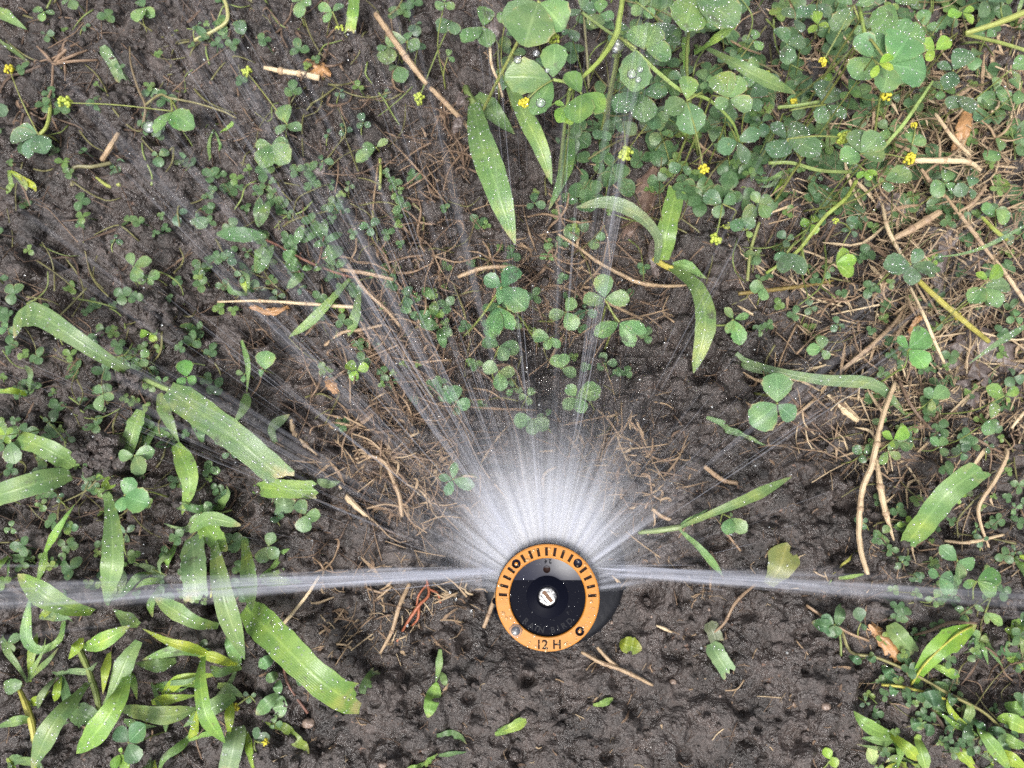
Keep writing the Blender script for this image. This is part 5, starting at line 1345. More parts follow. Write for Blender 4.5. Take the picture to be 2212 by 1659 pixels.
straw('curved tan stalk level in the centre of the tangle', [(990, 598, 10), (1040, 580, 14), (1085, 576, 14), (1120, 578, 12)], [9, 9, 8, 6], .72)
straw('reddish brown stalk across the middle of the knotweed', [(735, 582, 12), (790, 590, 14), (850, 604, 12)], [8, 9, 8], .62)
straw('brown stalk falling from the knotweed joint into the tangle', [(750, 570, 12), (785, 622, 14), (835, 670, 12), (865, 705, 8)], [8, 8, 7, 6], .62)
straw('tan stalk slanting up in the lower tangle', [(702, 746, 6), (740, 720, 10), (780, 712, 10), (826, 702, 8)], [8, 7, 7, 6], .68)
straw('bent light straw bordering the dark hollow', [(630, 905, 8), (635, 1022 - 90, 8), (660, 960, 8), (690, 985, 6)], [12, 11, 7, 4], .8)
straw('curling tan husk stalk in the soil below the hollow', [(735, 1050, 5), (760, 1085, 9), (790, 1112, 9), (815, 1132, 5)], [6, 14, 9, 6], .85, nodes=False)
straw('upright tan stalk in the lower middle tangle', [(868, 1115, 5), (862, 1070, 9), (848, 1035, 9), (832, 1000, 9), (800, 985, 8), (765, 992, 5)], [10, 9, 8, 9, 8, 6], .7)
straw('long brown straw crossing mud under the spray left of the nozzle', [(1078, 1262, 6), (1062, 1310, 8), (1045, 1355, 6)], [8, 9, 8], .62)
straw('thin tan stalk bent below the left jet near orange roots', [(885, 1260, 6), (862, 1310, 9), (848, 1360, 8), (822, 1410, 5)], [9, 9, 8, 6], .7)
straw('pale flat straw sloping out of the left water jet', [(690, 1244, 14), (660, 1290, 14), (615, 1345, 8)], [6, 7, 8], .95, nodes=False)
straw('thin brown stem curving across mud right of the nozzle', [(1630, 1262, 5), (1590, 1300, 9), (1565, 1345, 8), (1540, 1368, 4)], [6, 7, 6, 5], .55)
straw('flat broken straw on mud below and right of the ring', [(1256, 1408, 4), (1300, 1432, 6), (1350, 1450, 6), (1410, 1480, 3)], [7, 9, 9, 6], .72)
straw('short crossing straw on mud below and right of the ring', [(1290, 1398, 5), (1315, 1425, 6), (1335, 1440, 5)], [7, 8, 7], .75, nodes=False)
straw('tiny pale seed on open mud', [(1416, 1350, 3), (1435, 1358, 4), (1452, 1366, 3)], [3, 8, 3], .95, nodes=False)
straw('brown stick lying on soil at the forked grass stalk, seen through mist', [(1510, 1012, 4), (1560, 1036, 6), (1592, 1044, 4)], [9, 10, 9], .6)
straw('brown stick in the mist above the nozzle', [(1580 - 30, 1140 - 3, 4), (1610 - 30, 1165, 6), (1600, 1190, 4)], [5, 6, 4], .55)
straw('straight tan stick fading into the mist right of centre', [(1405, 1100, 6), (1440, 1120, 8), (1490, 1065 + 70, 5)], [8, 8, 7], .66)
straw('short reddish twig on mud above the right jet', [(1562, 1250, 3), (1550, 1220, 5), (1535, 1190, 4)], [5, 6, 5], .4)
straw('dark bare twig running across the lower corner', [(2005, 1520, 6), (2050, 1590, 8), (2075, 1620, 9), (2115, 1664, 8)], [6, 8, 10, 9], .08, 'dry_twig', 'twig')
straw('grey crooked rootlet over the dark folded blade', [(1975, 1372, 6), (2010, 1362, 10), (2055, 1345, 10), (2110, 1346, 7)], [5, 7, 7, 5], .35, 'dry_twig', 'twig')
straw('black muddy twig from the dry star towards the picture edge', [(-10, 172, 5), (40, 160, 7), (92, 145, 8)], [5, 6, 7], .05, 'dry_twig', 'twig')
for lab, b in (('brown twig arm of the dry star pointing steeply up', (182, 88)), ('brown twig arm of the dry star pointing up and right', (190, 110)), ('brown twig arm of the dry star pointing right', (212, 130)), ('stubby brown twig arm of the dry star', (80, 100))):
    straw(lab, [(115, 138, 8), ((115 + b[0]) / 2, (138 + b[1]) / 2 - 2, 11), (b[0], b[1], 8)], [7, 6, 4], .45, 'dry_twig', 'twig', False)
straw('upright thin twig hanging below the dry star', [(115, 140, 8), (112, 190, 9), (116, 240, 7), (124, 280, 4)], [5, 5, 5, 4], .45, 'dry_twig', 'twig')
straw('orange straw stub jutting from crumbs in the upper left', [(222, 345, 4), (238, 318, 9), (256, 288, 8)], [12, 11, 9], .72, nodes=False)
straw('long thin brown stalk lying over soil beyond the bent blade', [(1702, 800, 5), (1745, 850, 5), (1790, 905, 3)], [4, 4, 3], .45)
straw('purple-brown vine curving through the right litter', [(1942, 822, 10), (1965, 870, 13), (1990, 905, 12), (2008, 930, 8)], [6, 7, 6, 6], .3, 'dry_twig', 'twig')
straw('red-brown runner crossing the right litter low down', [(2080, 930, 8), (2130, 960, 10), (2168, 980, 9)], [5, 6, 5], .4, 'dry_twig', 'twig')
straw('pale bowed straw near the yellow root', [(2185, 925, 10), (2200, 905, 12), (2222, 880, 10)], [5, 7, 6], 1.0)
straw('tan level straw under the chewed blade', [(2040, 1168, 4), (2090, 1172, 7), (2168, 1155, 5)], [6, 8, 6], .85)
for lab, pts in (('thin upright straw in the upper litter above the wire-thin stem', [(1905, 440, 10), (1920, 500, 14), (1955, 565, 12)]), ('straw crossing the purple litter at the far right', [(2040, 420, 14), (2090, 485, 16), (2145, 560, 12)]),
                 ('long reddish straw sloping at the right edge', [(2150, 560, 12), (2185, 610, 14), (2220, 660, 10)]), ('straw fan arm above the wire-thin stem', [(2060, 462, 14), (2100, 440, 18), (2130, 400, 14)]),
                 ('light straw bristle over dark leaves at right', [(2030, 240, 30), (2060, 215, 34), (2095, 190, 30)]), ('leaning tan straw by the orange dead leaf', [(2020, 245, 26), (2060, 300, 26), (2095, 335, 22)]),
                 ('pale straw at right below the long level straw', [(1990, 365, 18), (2015, 400, 18), (2040, 425, 14)]), ('brown straw under the leaf rosette', [(1790, 120, 16), (1815, 160, 18), (1838, 185, 14)])):
    straw(lab, pts, [6, 9, 7], random.uniform(.6, .95))
# withered brown weeds: a star of dry stems with curled leaves
def dead_weed(x, y, n_st, size, z, tint, up=10):
    p = U(x, y, 0); p[2] = gz(p[0], p[1])
    lab = auto_label(x, y, size, (0.1, 0.1, 0.1), 'withered brown weed').replace('dark green ', '')
    if lab in used_labels: lab = lab.replace('withered', 'curled dry')
    used_labels.add(lab)
    root = thing('withered_weed', p, lab, 'dead weed', 'withered weeds in the spray')
    for i in range(n_st):
        a = 2 * math.pi * (i + random.uniform(-.3, .3)) / n_st
        L = size * random.uniform(.5, 1.15)
        q1 = (x + L * .5 * math.cos(a + .2), y + L * .5 * math.sin(a + .2)); q2 = (x + L * math.cos(a), y + L * math.sin(a))
        P = [U(x, y, z), U(*q1, z + random.uniform(0, up * .5)), U(*q2, z + random.uniform(-2, up))]
        for q in P: q[2] = max(q[2], gz(q[0], q[1]) + .5)
        mb = MB(); r = mm(random.uniform(3.5, 7), P[0]) * .5
        C = tube(mb, P, [r, r * .8, r * .5], 6, 9, tint * random.uniform(.75, 1.15), .35)
        part(mb, 'dry_stem', M['straw'], root)
        for k in range(random.choice((0, 0, 1, 2))):
            c0 = C[random.randint(3, 8)]; b = random.uniform(0, 6.28); l2 = mm(random.uniform(14, 34), c0)
            d = np.array((math.cos(b), math.sin(b), 0)); e = np.array((-math.sin(b), math.cos(b), 0))
            cv = [c0, c0 + d * l2 * .4 + np.array((0, 0, l2 * .3)), c0 + d * l2 * .75 + e * l2 * .25 + np.array((0, 0, l2 * .15)), c0 + d * l2 * .6 + e * l2 * .55]
            Cc = spline(cv, 9); h = l2 * .085 * np.sin(np.pi * np.linspace(.06, .96, 9)) ** .7 * random.uniform(.6, 1.4)
            sdv = []
            for j in range(9):
                T = nrm(Cc[min(j + 1, 8)] - Cc[max(j - 1, 0)]); S = nrm(np.cross(T, (0, 0, 1))); N2 = np.cross(S, T); w_ = -.6 + j * .22; sdv.append(S * math.cos(w_) + N2 * math.sin(w_))
            mb = MB(); sheet(mb, Cc, h, sdv, 4, .6, .1, tint * random.uniform(.8, 1.25))
            part(mb, 'dry_leaf', M['straw'], root)
for a in ((960, 245, 6, 75, 8, .42), (1000, 330, 6, 80, 7, .40), (905, 480, 5, 70, 6, .45), (845, 590, 6, 90, 7, .5), (760, 560, 4, 60, 8, .55), (940, 560, 6, 90, 7, .5), (1060, 560, 6, 80, 7, .52), (905, 700, 6, 80, 6, .55), (800, 760, 6, 80, 5, .5),
          (760, 920, 6, 75, 6, .6), (835, 985, 7, 85, 7, .68), (890, 900, 6, 80, 6, .55), (870, 1095, 6, 75, 6, .62), (930, 1085, 5, 60, 6, .66), (690, 140, 5, 50, 5, .35), (1210, 470, 6, 70, 6, .62), (1195, 560, 6, 70, 6, .5), (1280, 600, 5, 70, 6, .6),
          (1330, 940, 6, 70, 5, .66), (1400, 985, 5, 70, 5, .6), (1405, 1070, 4, 55, 4, .6), (2050, 265, 6, 80, 14, .75), (2030, 350, 6, 80, 14, .78), (2090, 440, 6, 85, 10, .7), (2150, 300, 6, 70, 12, .7), (1990, 880, 6, 60, 5, .5), (70, 250, 6, 55, 5, .35),
          (610, 60, 5, 60, 4, .3), (740, 240, 5, 60, 4, .3), (700, 1230, 5, 55, 4, .62), (150, 130, 4, 60, 6, .38), (2160, 1430, 5, 60, 4, .4), (1800, 650, 6, 70, 5, .5), (1900, 620, 6, 70, 6, .62)):
    dead_weed(*a)
# orange roots
root = thing('rootlet_cluster', U(900, 1330, 0), 'bright orange branching rootlets on mud left of the nozzle', 'roots')
for pts, w in (([(922, 1250, 4), (926, 1285, 6), (905, 1308, 7), (880, 1345, 6), (862, 1382, 3)], [5, 6, 8, 6, 4]), ([(926, 1272, 5), (945, 1282, 6), (952, 1302, 4)], [5, 5, 4]), ([(905, 1306, 6), (903, 1335, 6), (890, 1352, 4)], [6, 6, 4]), ([(922, 1262, 5), (905, 1285, 6), (900, 1310, 5)], [4, 5, 4])):
    Q = [U(*q) for q in pts]; mb = MB()
    for q in Q: q[2] = max(q[2], gz(q[0], q[1]) + .5)
    tube(mb, Q, [mm(w[i], Q[i]) * .5 for i in range(len(Q))], 6, 5 * len(Q), 0, .25)
    part(mb, 'rootlet', M['root'], root)

def scrap(name, label, cat, pts, w, mat, curl=0.5, thick=0.35, group=None):
    """dead leaf or bark piece: curled sheet with thickness"""
    C = spline([U(*q) for q in pts], 16)
    for p in C: p[2] = max(p[2], gz(p[0], p[1]) + 0.8)
    n = len(C); t = np.linspace(0, 1, n)
    half = np.array([mm(w, C[i]) * .5 for i in range(n)]) * (0.55 + 0.45 * np.sin(np.pi * t)) * (1 + 0.18 * np.array([float(vnoise(i * .9, w * 1.7)) for i in range(n)]))
    side = [nrm(np.cross(nrm(C[min(i + 1, n - 1)] - C[max(i - 1, 0)]), (0, 0, 1))) for i in range(n)]
    nc = 11
    mb = MB(); G = sheet(mb, C, half, side, nc, -curl * .5, .12, 0.0, [half[i] * random.uniform(-.28, .12) for i in range(n)])
    sd0 = random.random() * 50; hw = float(half.max())
    for i in range(n):
        for k in range(nc):
            q = float(fbm(np.array(k * .55 + sd0), np.array(i * (.25 if mat == 'bark' else .6)), 3))
            G[i, k, 2] += q * hw * .42
            if i in (0, n - 1): G[i, k] += nrm(C[1] - C[0]) * hw * random.uniform(-.3, .3)
    mb.v[0] = G.reshape(-1, 3)
    G2 = G - np.array((0, 0, thick))
    mb.add(G2.reshape(-1, 3), [(i * nc + k + 1, i * nc + k, (i + 1) * nc + k, (i + 1) * nc + k + 1) for i in range(n - 1) for k in range(nc - 1)])
    o = mb.build(name, M[mat], None, C[0]); return tag(o, label, cat, group)
scrap('wood_piece', 'rotten brown wood piece lying behind the hooked grass blade', 'wood', [(1415, 365, 3), (1395, 420, 5), (1372, 480, 5), (1355, 520, 3)], 62, 'bark', 1.0, 2.0)
scrap('brown_leaf', 'brown curled dead leaf under the dark folded grass blade', 'dead leaf', [(1872, 1352, 5), (1910, 1378, 9), (1940, 1408, 9), (1968, 1440, 5)], 44, 'brownleaf', .9)
scrap('dead_leaf', 'large grey leathery dead leaf spread at the right edge', 'dead leaf', [(2010, 800, 4), (2070, 775, 7), (2140, 770, 7), (2220, 800, 5)], 110, 'deadleaf', .1)
scrap('dead_leaf', 'grey crumpled dead leaf beside reddish litter at the upper right', 'dead leaf', [(1900, 405, 6), (1925, 435, 8), (1950, 480, 6)], 62, 'deadleaf', .5)
scrap('dead_leaf', 'long grey dead leaf strip hanging in the right litter', 'dead leaf', [(2075, 480, 8), (2050, 520, 10), (2030, 590, 8), (2035, 640, 5)], 34, 'deadleaf', .8)
scrap('brown_leaf', 'orange-brown dead leaf below the dark dotted leaves at right', 'dead leaf', [(2092, 238, 16), (2085, 275, 18), (2068, 325, 14)], 34, 'brownleaf', .6)
scrap('brown_leaf', 'small orange dead leaf flake on the grey dead leaf', 'dead leaf', [(1975, 690, 6), (1972, 705, 8), (1968, 722, 7)], 18, 'brownleaf', .4)
scrap('brown_leaf', 'slim rust-coloured dead leaf under the thin level straw', 'dead leaf', [(545, 668, 5), (590, 672, 8), (622, 662, 6)], 18, 'brownleaf', .6)
scrap('brown_leaf', 'hanging brown withered blade beside the hooked grass', 'dead leaf', [(1412, 515, 8), (1410, 555, 9), (1420, 598, 5)], 20, 'deadleaf', .7)
scrap('dead_leaf', 'white withered leaf cluster beside the nodding husk', 'dead leaf', [(1075, 35, 38), (1062, 60, 40), (1045, 92, 34)], 46, 'deadleaf', .9)
scrap('dead_leaf', 'small brown curled leaf on dark crumbs beside the pale split straw', 'dead leaf', [(660, 130, 6), (690, 145, 8), (712, 165, 5)], 40, 'brownleaf', 1.0)
scrap('dead_leaf', 'tan crumpled leaf on dark soil above the small clover', 'dead leaf', [(665, 385, 5), (685, 360, 7), (705, 345, 5)], 34, 'deadleaf', .8)
scrap('seed_husk', 'rust-red hollow seed husk in the thin spray', 'husk', [(705, 815, 5), (715, 832, 8), (728, 850, 5)], 28, 'brownleaf', 1.2)
scrap('dead_leaf', 'grey flat leaf scrap in the lower right litter', 'dead leaf', [(2050, 830, 5), (2090, 850, 7), (2110, 875, 5)], 44, 'deadleaf', .4)

# white tuft of withered hair-leaf on the downy shoot
scrap('withered_bud', 'small white woolly withered bud at the neck of the downy grass shoot', 'bud', [(992, 200, 26), (1002, 212, 29), (1014, 224, 26)], 34, 'deadleaf', 1.2)
scrap('withered_bud', 'second pale shrivelled leaf hanging below the woolly bud', 'bud', [(998, 252, 24), (985, 268, 25), (978, 285, 22)], 22, 'deadleaf', 1.0)

# uncountable litter: straw bits, husks and rotted stems, one mass for each patch
def litter(label, zones, ribbons=0.14):
    mb = MB()
    for x0, x1, y0, y1, cnt, la, lb, ta, tb, zmax, wm in zones:
        for i in range(cnt):
            x = random.gauss((x0 + x1) / 2, (x1 - x0) / 4.2) if wm < 0 else random.uniform(x0, x1)
            y = random.gauss((y0 + y1) / 2, (y1 - y0) / 4.2) if wm < 0 else random.uniform(y0, y1)
            if math.hypot(x - 1183, y - 1290) < 150: continue
            L = random.uniform(la, lb) * (0.9 + 1.2 * random.random() ** 2); a = random.uniform(0, 2 * math.pi)
            z = random.uniform(0.5, zmax); bend = random.choice((.05, .08, .12, .4)) * random.uniform(-1, 1) * L
            q = [(x, y), (x + L / 2 * math.cos(a) - bend * math.sin(a), y + L / 2 * math.sin(a) + bend * math.cos(a)), (x + L * math.cos(a), y + L * math.sin(a))]
            P = [U(*q[0], z), U(*q[1], z + random.uniform(0, 2)), U(*q[2], z + random.uniform(-1, 2))]
            for p in P: p[2] = max(p[2], gz(p[0], p[1]) + .3)
            tint = random.uniform(ta, tb)
            if random.random() < ribbons:
                C = spline(P, 7); h = np.array([mm(random.uniform(3, 7) * abs(wm), p) for p in C]) * .5 * np.sin(np.pi * np.linspace(.08, .95, 7)) ** .7
                an = random.uniform(-.8, .8)
                sd_ = []
                for j in range(7):
                    T = nrm(C[min(j + 1, 6)] - C[max(j - 1, 0)]); S = nrm(np.cross(T, (0, 0, 1))); N2 = np.cross(S, T); sd_.append(S * math.cos(an + j * .15) + N2 * math.sin(an + j * .15))
                sheet(mb, C, h, sd_, 3, .5, 0, tint)
            else:
                r = mm((0.9 + 3.6 * random.random() ** 2.6) * abs(wm), P[0]) * .5
                C = tube(mb, P, [r, r * random.uniform(.5, 1)], 4, 7, tint, .4)
                for _ in range(random.choice((0, 0, 1, 2))):                       # side twigs
                    c0 = C[random.randint(2, 5)]; b = a + random.choice((-1, 1)) * random.uniform(.4, 1.1); l2 = mm(L, c0) * random.uniform(.2, .5)
                    c1 = c0 + np.array((math.cos(b), -math.sin(b), random.uniform(-.1, .4))) * l2
                    tube(mb, [c0, (c0 + c1) / 2 + np.array((0, 0, l2 * .08)), c1], [r * .7, r * .4], 4, 5, tint * random.uniform(.8, 1.1), .4)
    return tag(mb.build('straw_litter', M['straw']), label, 'litter', kind='stuff')
litter('tangled mat of tan and grey dead straw in the right upper litter', [(1640, 2230, 20, 1000, 900, 30, 100, .25, 1.0, 7, 1.2), (1880, 2230, 150, 900, 850, 30, 110, .5, 1.0, 10, 1.3), (1850, 2230, 900, 1300, 240, 15, 60, .1, .9, 5, 1.1), (1250, 1700, 150, 560, 160, 20, 80, .1, .75, 5, 1.0)])
litter('brown tangled dead stems beneath the middle of the spray', [(660, 1130, 450, 1130, 480, 30, 120, .05, .62, 8, -1.15), (720, 1000, 880, 1150, 220, 25, 90, .15, .8, 8, -1.2), (1000, 1460, 500, 760, 230, 25, 95, .1, .65, 8, -1.1), (1180, 1480, 880, 1120, 170, 22, 80, .25, .8, 7, -1.2), (890, 1020, 250, 420, 70, 20, 70, .2, .6, 8, -1.1)])
litter('sparse rotted bits of straw on the bare dark soil', [(0, 720, 0, 1250, 620, 25, 90, .0, .5, 3, .9), (560, 1900, 1180, 1659, 230, 6, 30, .15, .95, 2, 1.0), (1400, 1880, 760, 1260, 110, 8, 40, .1, .8, 2, .9), (1850, 2212, 1300, 1659, 90, 15, 60, .0, .7, 4, 1.0), (0, 560, 1240, 1659, 90, 12, 50, .05, .7, 3, 1.0), (700, 1300, 0, 470, 120, 15, 60, .1, .6, 4, 1.0)])
litter('little pale straws crowding the soil below the left water jet', [(700, 1090, 1235, 1400, 110, 12, 50, .4, .95, 5, 1.3), (1490, 1560, 1250, 1300, 12, 10, 40, .4, .9, 3, 1.0)])

# thin living and dying stems woven through the weeds
def stem_mass(label, color, zones):
    mb = MB()
    for x0, x1, y0, y1, cnt, la, lb, zmax in zones:
        for i in range(cnt):
            x, y = random.uniform(x0, x1), random.uniform(y0, y1)
            if blocked(x, y): continue
            a = random.uniform(0, 6.28); L = random.uniform(la, lb); b1 = random.uniform(-.3, .3) * L; pts = []
            for q, off in ((0, 0), (.33, b1 * .8), (.66, b1), (1, b1 * .3)):
                p = U(x + L * q * math.cos(a) - off * math.sin(a), y + L * q * math.sin(a) + off * math.cos(a), random.uniform(1, zmax)); p[2] = max(p[2], gz(p[0], p[1]) + .5); pts.append(p)
            r = mm(random.uniform(2.2, 5), pts[0]) * .5
            tube(mb, pts, [r, r * .9, r * .6], 5, 12, 0, .2)
    return tag(mb.build('stem_undergrowth', M['stem'], None, None, True, color), label, 'undergrowth', kind='stuff')
stem_mass('thin olive stems woven low through the weeds', (0.13, 0.125, 0.05), [(0, 900, 0, 660, 70, 50, 150, 8), (0, 520, 640, 1240, 45, 40, 120, 8), (1240, 2212, 0, 520, 80, 60, 180, 20), (1600, 2212, 480, 1150, 45, 50, 130, 8), (1850, 2212, 1150, 1659, 30, 40, 120, 6), (560, 1350, 420, 900, 40, 40, 120, 8)])
stem_mass('fresh green stems rising among the clover', (0.16, 0.21, 0.06), [(1240, 2212, 0, 520, 45, 60, 170, 26), (0, 900, 0, 660, 22, 40, 110, 8), (0, 520, 640, 1240, 16, 40, 100, 8)])
mb = MB()
for i in range(25):
    x, y = random.uniform(560, 1900), random.uniform(1200, 1659)
    p = U(x, y, 0); 
    if math.hypot(p[0] - NX, p[1] - NY) < 31: continue
    p[2] = gz(p[0], p[1]) + .2
    blob(mb, p, random.uniform(.25, .75), (1, 1.3, .7), 5, 7, .4)
tag(mb.build('grit', M['pebble']), 'scattered pale grit and seeds on the mud', 'grit', kind='stuff')
def pebble(vx, vy, r, label):
    p = U(vx, vy, 0); p[2] = gz(p[0], p[1]) + mm(r, p) * .4
    mb = MB(); blob(mb, p, mm(r, p), (1, .75, .7), 9, 14, .22)
    tag(mb.build('pebble', M['pebble'], None, p), label, 'pebble', 'pebbles on the mud')
pebble(670, 1558, 14, 'pale angular pebble on mud below the broadest grass blade')
pebble(1453, 1345 + 128, 8, 'buff pebble on mud under the flat broken straw')
pebble(1765, 1515, 11, 'pinkish pebble in the dark crack at lower right mud')
pebble(836, 1636, 9, 'small round pebble at the lower mud edge')
# little floating discs of green seed leaves at the lower right
for i, (x, y, lab) in enumerate(((1783, 1625, 'tiny round green seed leaf, upper of two on mud'), (1797, 1645, 'tiny round green seed leaf, lower of two on mud'), (1876, 1636, 'pale round seed leaf beside the bright tuft'))):
    clover_sprig(x, y + 10, 2, [(x, y - (10 if i < 2 else 22))], (0.2, 0.3, 0.04) if i < 2 else (0.33, 0.36, 0.16), None, wf=.9, dewd=0, label=lab, group='seed leaves on the mud')

# ------------------------------------------------------------------ water
def strand(mb, o, d, s0, s1, r0, r1, al, sag=0.0, sides=5, n=7, lam=1e9):
    """thin tapering thread of water along direction d from distance s0 to s1"""
    T = nrm(d); S = nrm(np.cross(T, (0, 0, 1.0))); N2 = np.cross(S, T)
    V, A = [], []
    for i in range(n):
        q = i / (n - 1); s = s0 + (s1 - s0) * q
        c = o + T * s - np.array((0, 0, sag * s * s))
        r = (r0 + (r1 - r0) * q) * (1.0 if 0 < i < n - 1 else 0.25)
        for k in range(sides):
            th = 2 * math.pi * k / sides
            V.append(c + (S * math.cos(th) + N2 * math.sin(th)) * r)
            A.append(al * (math.sin(math.pi * (0.06 + 0.9 * q)) ** 0.7) * math.exp(-max(s, 0) / lam))
    F = [(i * sides + k, i * sides + (k + 1) % sides, (i + 1) * sides + (k + 1) % sides, (i + 1) * sides + k) for i in range(n - 1) for k in range(sides)]
    mb.add(V, F, None, A)
RN, ZN = 12.6, 95.0
def fan_dir(az, el):
    a, e = math.radians(az), math.radians(el)
    return np.array((math.cos(a) * math.cos(e), math.sin(a) * math.cos(e), math.sin(e)))
def fan_start(az, z=ZN):
    a = math.radians(az); return np.array((NX + RN * math.cos(a), NY + RN * math.sin(a), z))
def weight(az):
    w = 0.09 + 0.95 * math.exp(-((az - 92) / 28) ** 2) + 0.75 * math.exp(-((az - 118) / 9) ** 2) + 0.35 * math.exp(-((az - 60) / 14) ** 2) + 0.25 * math.exp(-((az - 140) / 14) ** 2)
    return min(1.0, w)
def pick():
    while True:
        az = random.uniform(8, 172)
        if random.random() < weight(az): return az
mb = MB()
BUND = [(random.uniform(8, 172), random.uniform(.3, 1.6)) for _ in range(34)]          # the fan breaks up into bundles
def pick2():
    while True:
        b, w = random.choice(BUND)
        az = random.gauss(b, w)
        if 6 < az < 174 and random.random() < weight(az) + .12: return az
for i in range(330):                                  # dense white fan close to the nozzle
    az = pick(); el = random.uniform(-4, 16)
    L = 10 + random.expovariate(1 / 16.0)
    strand(mb, fan_start(az, ZN + random.uniform(-1.5, 1.5)), fan_dir(az, el), -3, min(L, 60), 0.5, 0.7 + L * 0.02, random.uniform(.08, .26), lam=9)
for i in range(420):                                  # longer threads
    az = pick() if random.random() < .6 else pick2(); el = random.uniform(-6, 18)
    s0 = random.expovariate(1 / 14.0); L = random.uniform(12, 50)
    strand(mb, fan_start(az), fan_dir(az, el), s0 - 3, s0 + L, 0.08, 0.16 + s0 * 0.003, random.uniform(.06, .26), 0.0004, lam=15)
for i in range(520):                                  # thin broken far threads
    az = random.uniform(6, 174) if random.random() < .5 else pick2(); el = random.uniform(-8, 14)
    s0 = random.uniform(8, 190); L = random.uniform(4, 34)
    strand(mb, fan_start(az + random.uniform(-.6, .6)), fan_dir(az, el), s0, s0 + L, 0.04, random.uniform(.05, .13), random.uniform(.05, .24), 0.0004, lam=110)
LONG = [random.gauss(118, 4) for _ in range(9)] + [random.uniform(122, 160) for _ in range(10)] + [random.uniform(75, 112) for _ in range(7)] + [random.uniform(25, 70) for _ in range(4)]
for i in range(430):                                  # long faint streaks in loose bundles, mostly up and to the left
    az = random.choice(LONG) + random.gauss(0, .7); el = random.uniform(-9, 6)
    s0 = random.uniform(10, 170); L = random.uniform(20, 75)
    strand(mb, fan_start(az), fan_dir(az, el), s0, s0 + L, random.uniform(.06, .15), random.uniform(.12, .5), random.uniform(.04, .15), 0.0004, lam=300)
for i in range(110):                                  # broad faint veils drifting up and to the left
    az = random.choice(LONG) + random.gauss(0, 1.5)
    s0 = random.uniform(15, 150); L = random.uniform(50, 120)
    strand(mb, fan_start(az), fan_dir(az, random.uniform(-8, 5)), s0, s0 + L, random.uniform(.3, .8), random.uniform(.8, 2.2), random.uniform(.03, .10), 0.0004, lam=320)
tag(mb.build('water_spray', M['spray']), 'fan of fine white water spray thrown out from the nozzle', 'water spray', kind='stuff')
# the finest spray hangs as mist in a fan-shaped body of air in front of the nozzle
m, n, l, out = new_mat('spray_mist')
geo = n.new('ShaderNodeNewGeometry')
sub = n.new('ShaderNodeVectorMath'); sub.operation = 'SUBTRACT'; sub.inputs[1].default_value = (NX * K, NY * K, ZN * K)
l.new(geo.outputs['Position'], sub.inputs[0])
sx = n.new('ShaderNodeSeparateXYZ'); l.new(sub.outputs[0], sx.inputs[0])
rad = math_(n, l, 'SQRT', math_(n, l, 'ADD', math_(n, l, 'MULTIPLY', sx.outputs[0], sx.outputs[0]), math_(n, l, 'MULTIPLY', sx.outputs[1], sx.outputs[1])))
azn = math_(n, l, 'ARCTAN2', sx.outputs[1], sx.outputs[0])
n1 = n.new('ShaderNodeTexNoise'); n1.noise_dimensions = '1D'; n1.inputs['Scale'].default_value = 14.0; n1.inputs['Detail'].default_value = 3.0
l.new(azn, n1.inputs['W'])
bell = math_(n, l, 'MULTIPLY', math_(n, l, 'SUBTRACT', azn, 1.62), 1.25)
bell = math_(n, l, 'POWER', 2.718, math_(n, l, 'MULTIPLY', math_(n, l, 'MULTIPLY', bell, bell), -1.0))
fall = math_(n, l, 'POWER', 2.718, math_(n, l, 'MULTIPLY', math_(n, l, 'SUBTRACT', rad, 0.0126), -160.0))
den = math_(n, l, 'MULTIPLY', math_(n, l, 'MULTIPLY', fall, bell), math_(n, l, 'MULTIPLY', ramp_(n, l, n1.outputs['Fac'], 0.0, 0.7), 1900.0))
vs_ = n.new('ShaderNodeVolumeScatter'); vs_.inputs['Color'].default_value = (0.80, 0.82, 0.90, 1); vs_.inputs['Anisotropy'].default_value = 0.0
l.new(den, vs_.inputs['Density']); l.new(vs_.outputs[0], out.inputs['Volume'])
mb = MB(); V, F = [], []
na, nr2 = 40, 8
for lay in (-1, 1):
    for i in range(na + 1):
        a = math.radians(4 + 172 * i / na)
        for j in range(nr2 + 1):
            r = 12.9 + 82 * j / nr2
            V.append((NX + r * math.cos(a), NY + r * math.sin(a), ZN + (r - 12.9) * 0.10 + lay * (1.7 + (r - 12.9) * 0.085)))
o2 = (na + 1) * (nr2 + 1)
for i in range(na):
    for j in range(nr2):
        q = i * (nr2 + 1) + j
        F.append((q, q + 1, q + nr2 + 2, q + nr2 + 1)); F.append((o2 + q, o2 + q + nr2 + 1, o2 + q + nr2 + 2, o2 + q + 1))
for j in range(nr2):
    F.append((j, o2 + j, o2 + j + 1, j + 1)); q = na * (nr2 + 1) + j; F.append((q, q + 1, o2 + q + 1, o2 + q))
for i in range(na):
    q, q2 = i * (nr2 + 1), (i + 1) * (nr2 + 1)
    F.append((q, q2, o2 + q2, o2 + q)); F.append((q + nr2, o2 + q + nr2, o2 + q2 + nr2, q2 + nr2))
mb.add(V, F)
mo = mb.build('spray_mist', m, None, None, False)
merge_close(mo)
tag(mo, 'white mist of the finest spray close in front of the nozzle', 'mist', kind='stuff')

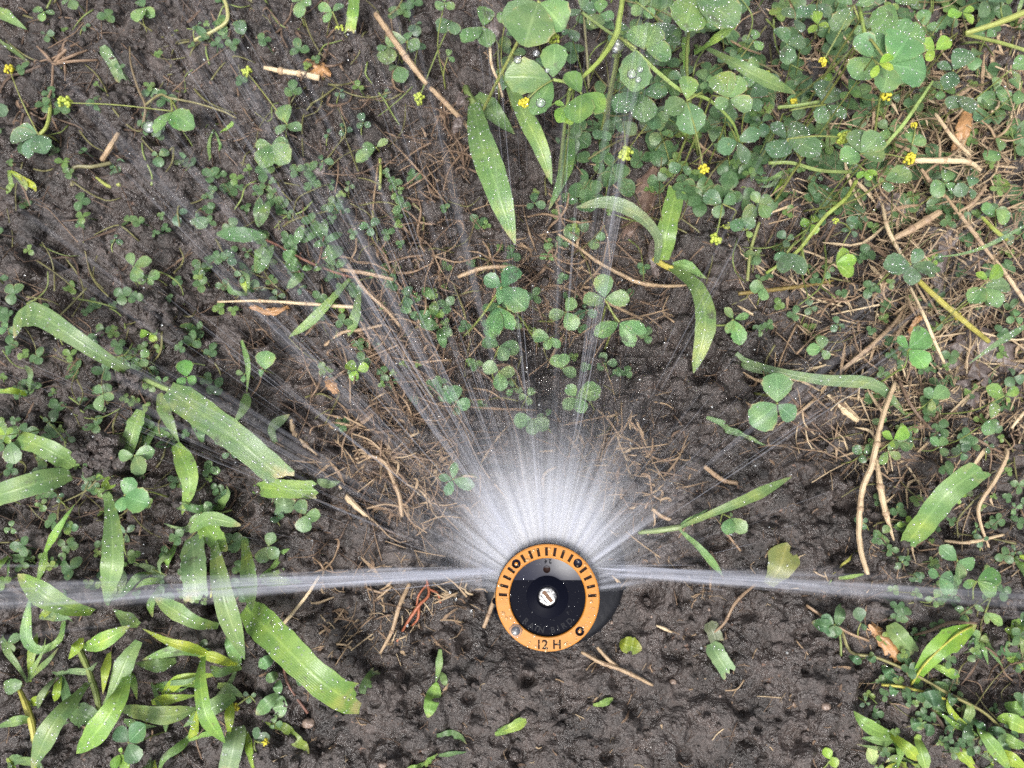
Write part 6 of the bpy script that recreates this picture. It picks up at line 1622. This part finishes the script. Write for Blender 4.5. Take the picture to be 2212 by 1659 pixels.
def jet(p0, p1, spread, cnt, label, lam):
    a, b = U(*p0), U(*p1)
    mb = MB(); D = b - a; Ln = np.linalg.norm(D); T = nrm(D); S = nrm(np.cross(T, (0, 0, 1)))
    bund = [random.triangular(-1, 1, -.3) for _ in range(9)]
    for i in range(cnt):
        q = random.choice(bund) + random.gauss(0, .14)
        if random.random() < .12: q = random.uniform(-2.2, 2.2)              # stray drops beside the jet
        d = T + S * math.tan(math.radians(q * spread)) + np.array((0, 0, random.gauss(0, .025)))
        s0 = random.uniform(-4, Ln) if random.random() < .6 else random.expovariate(1 / 22.0) - 4
        L = random.uniform(6, 48)
        strand(mb, a + S * random.gauss(0, .7) + np.array((0, 0, random.gauss(0, .6))), d, s0, s0 + L, .2, (random.uniform(.12, .4) if i % 3 == 0 else random.uniform(.6, 1.3)) + s0 * .006, random.uniform(.06, .26) if i % 3 == 0 else random.uniform(.03, .12), lam=lam)
    tag(mb.build('water_jet', M['spray'], None, a), label, 'water jet', 'edge jets of the sprinkler')
jet((1088, 1233, 95), (-60, 1298, 128), 1.7, 240, 'dense white water jet shooting level to the left edge, over the grass blades', 90)
jet((1290, 1230, 95), (2260, 1304, 128), 2.0, 230, 'dense white water jet shooting level to the right edge, over bare soil', 46)
mb = MB()
for i in range(260):                                   # single drops in flight
    az = random.uniform(5, 175); el = random.uniform(-8, 20); s = random.uniform(30, 240)
    p = fan_start(az) + fan_dir(az, el) * s
    blob(mb, p, random.uniform(.12, .32), (1, 1, 1), 5, 6, 0.0)
for vx, vy in ((1018, 1320), (880, 1352), (972, 1280), (985, 1295), (1515, 1400), (1700, 1410)):
    blob(mb, U(vx, vy, 30), .5, (1, 1, 1), 6, 8, 0)
tag(mb.build('water_drops', M['dew']), 'single water drops flying through the spray', 'water drops', kind='stuff')
# big clear drops hanging on the large leaf and stem
for vx, vy, z, r, lab in ((1118, 129, 76, 9, 'clear drop on the tip edge of the big clover leaf'), (1158, 115, 76, 8, 'clear drop on the upper leaflet edge of the big leaf'), (1365, 160, 76, 11, 'largest flat drop on the long oval leaf'), (1383, 150, 76, 7, 'upper small drop on the long oval leaf'),
                          (1379, 172, 76, 7, 'lower small drop on the long oval leaf'), (1168, 222, 76, 11, 'round drop on the lower leaflet of the big leaf'), (1182, 152, 78, 6, 'drop near the base of the upper leaflet'), (1332, 100, 68, 17, 'large clear drop hanging at the fork of the clover stem'), (322, 275, 16, 14, 'clear hanging drop on the wilted leaflet at upper left')):
    p = U(vx, vy, z); mb = MB(); blob(mb, p, mm(r, p), (1, 1, .6), 10, 14, 0.0)
    tag(mb.build('water_drop', M['drop'], None, p), lab, 'water drop', 'large clear drops on leaves')
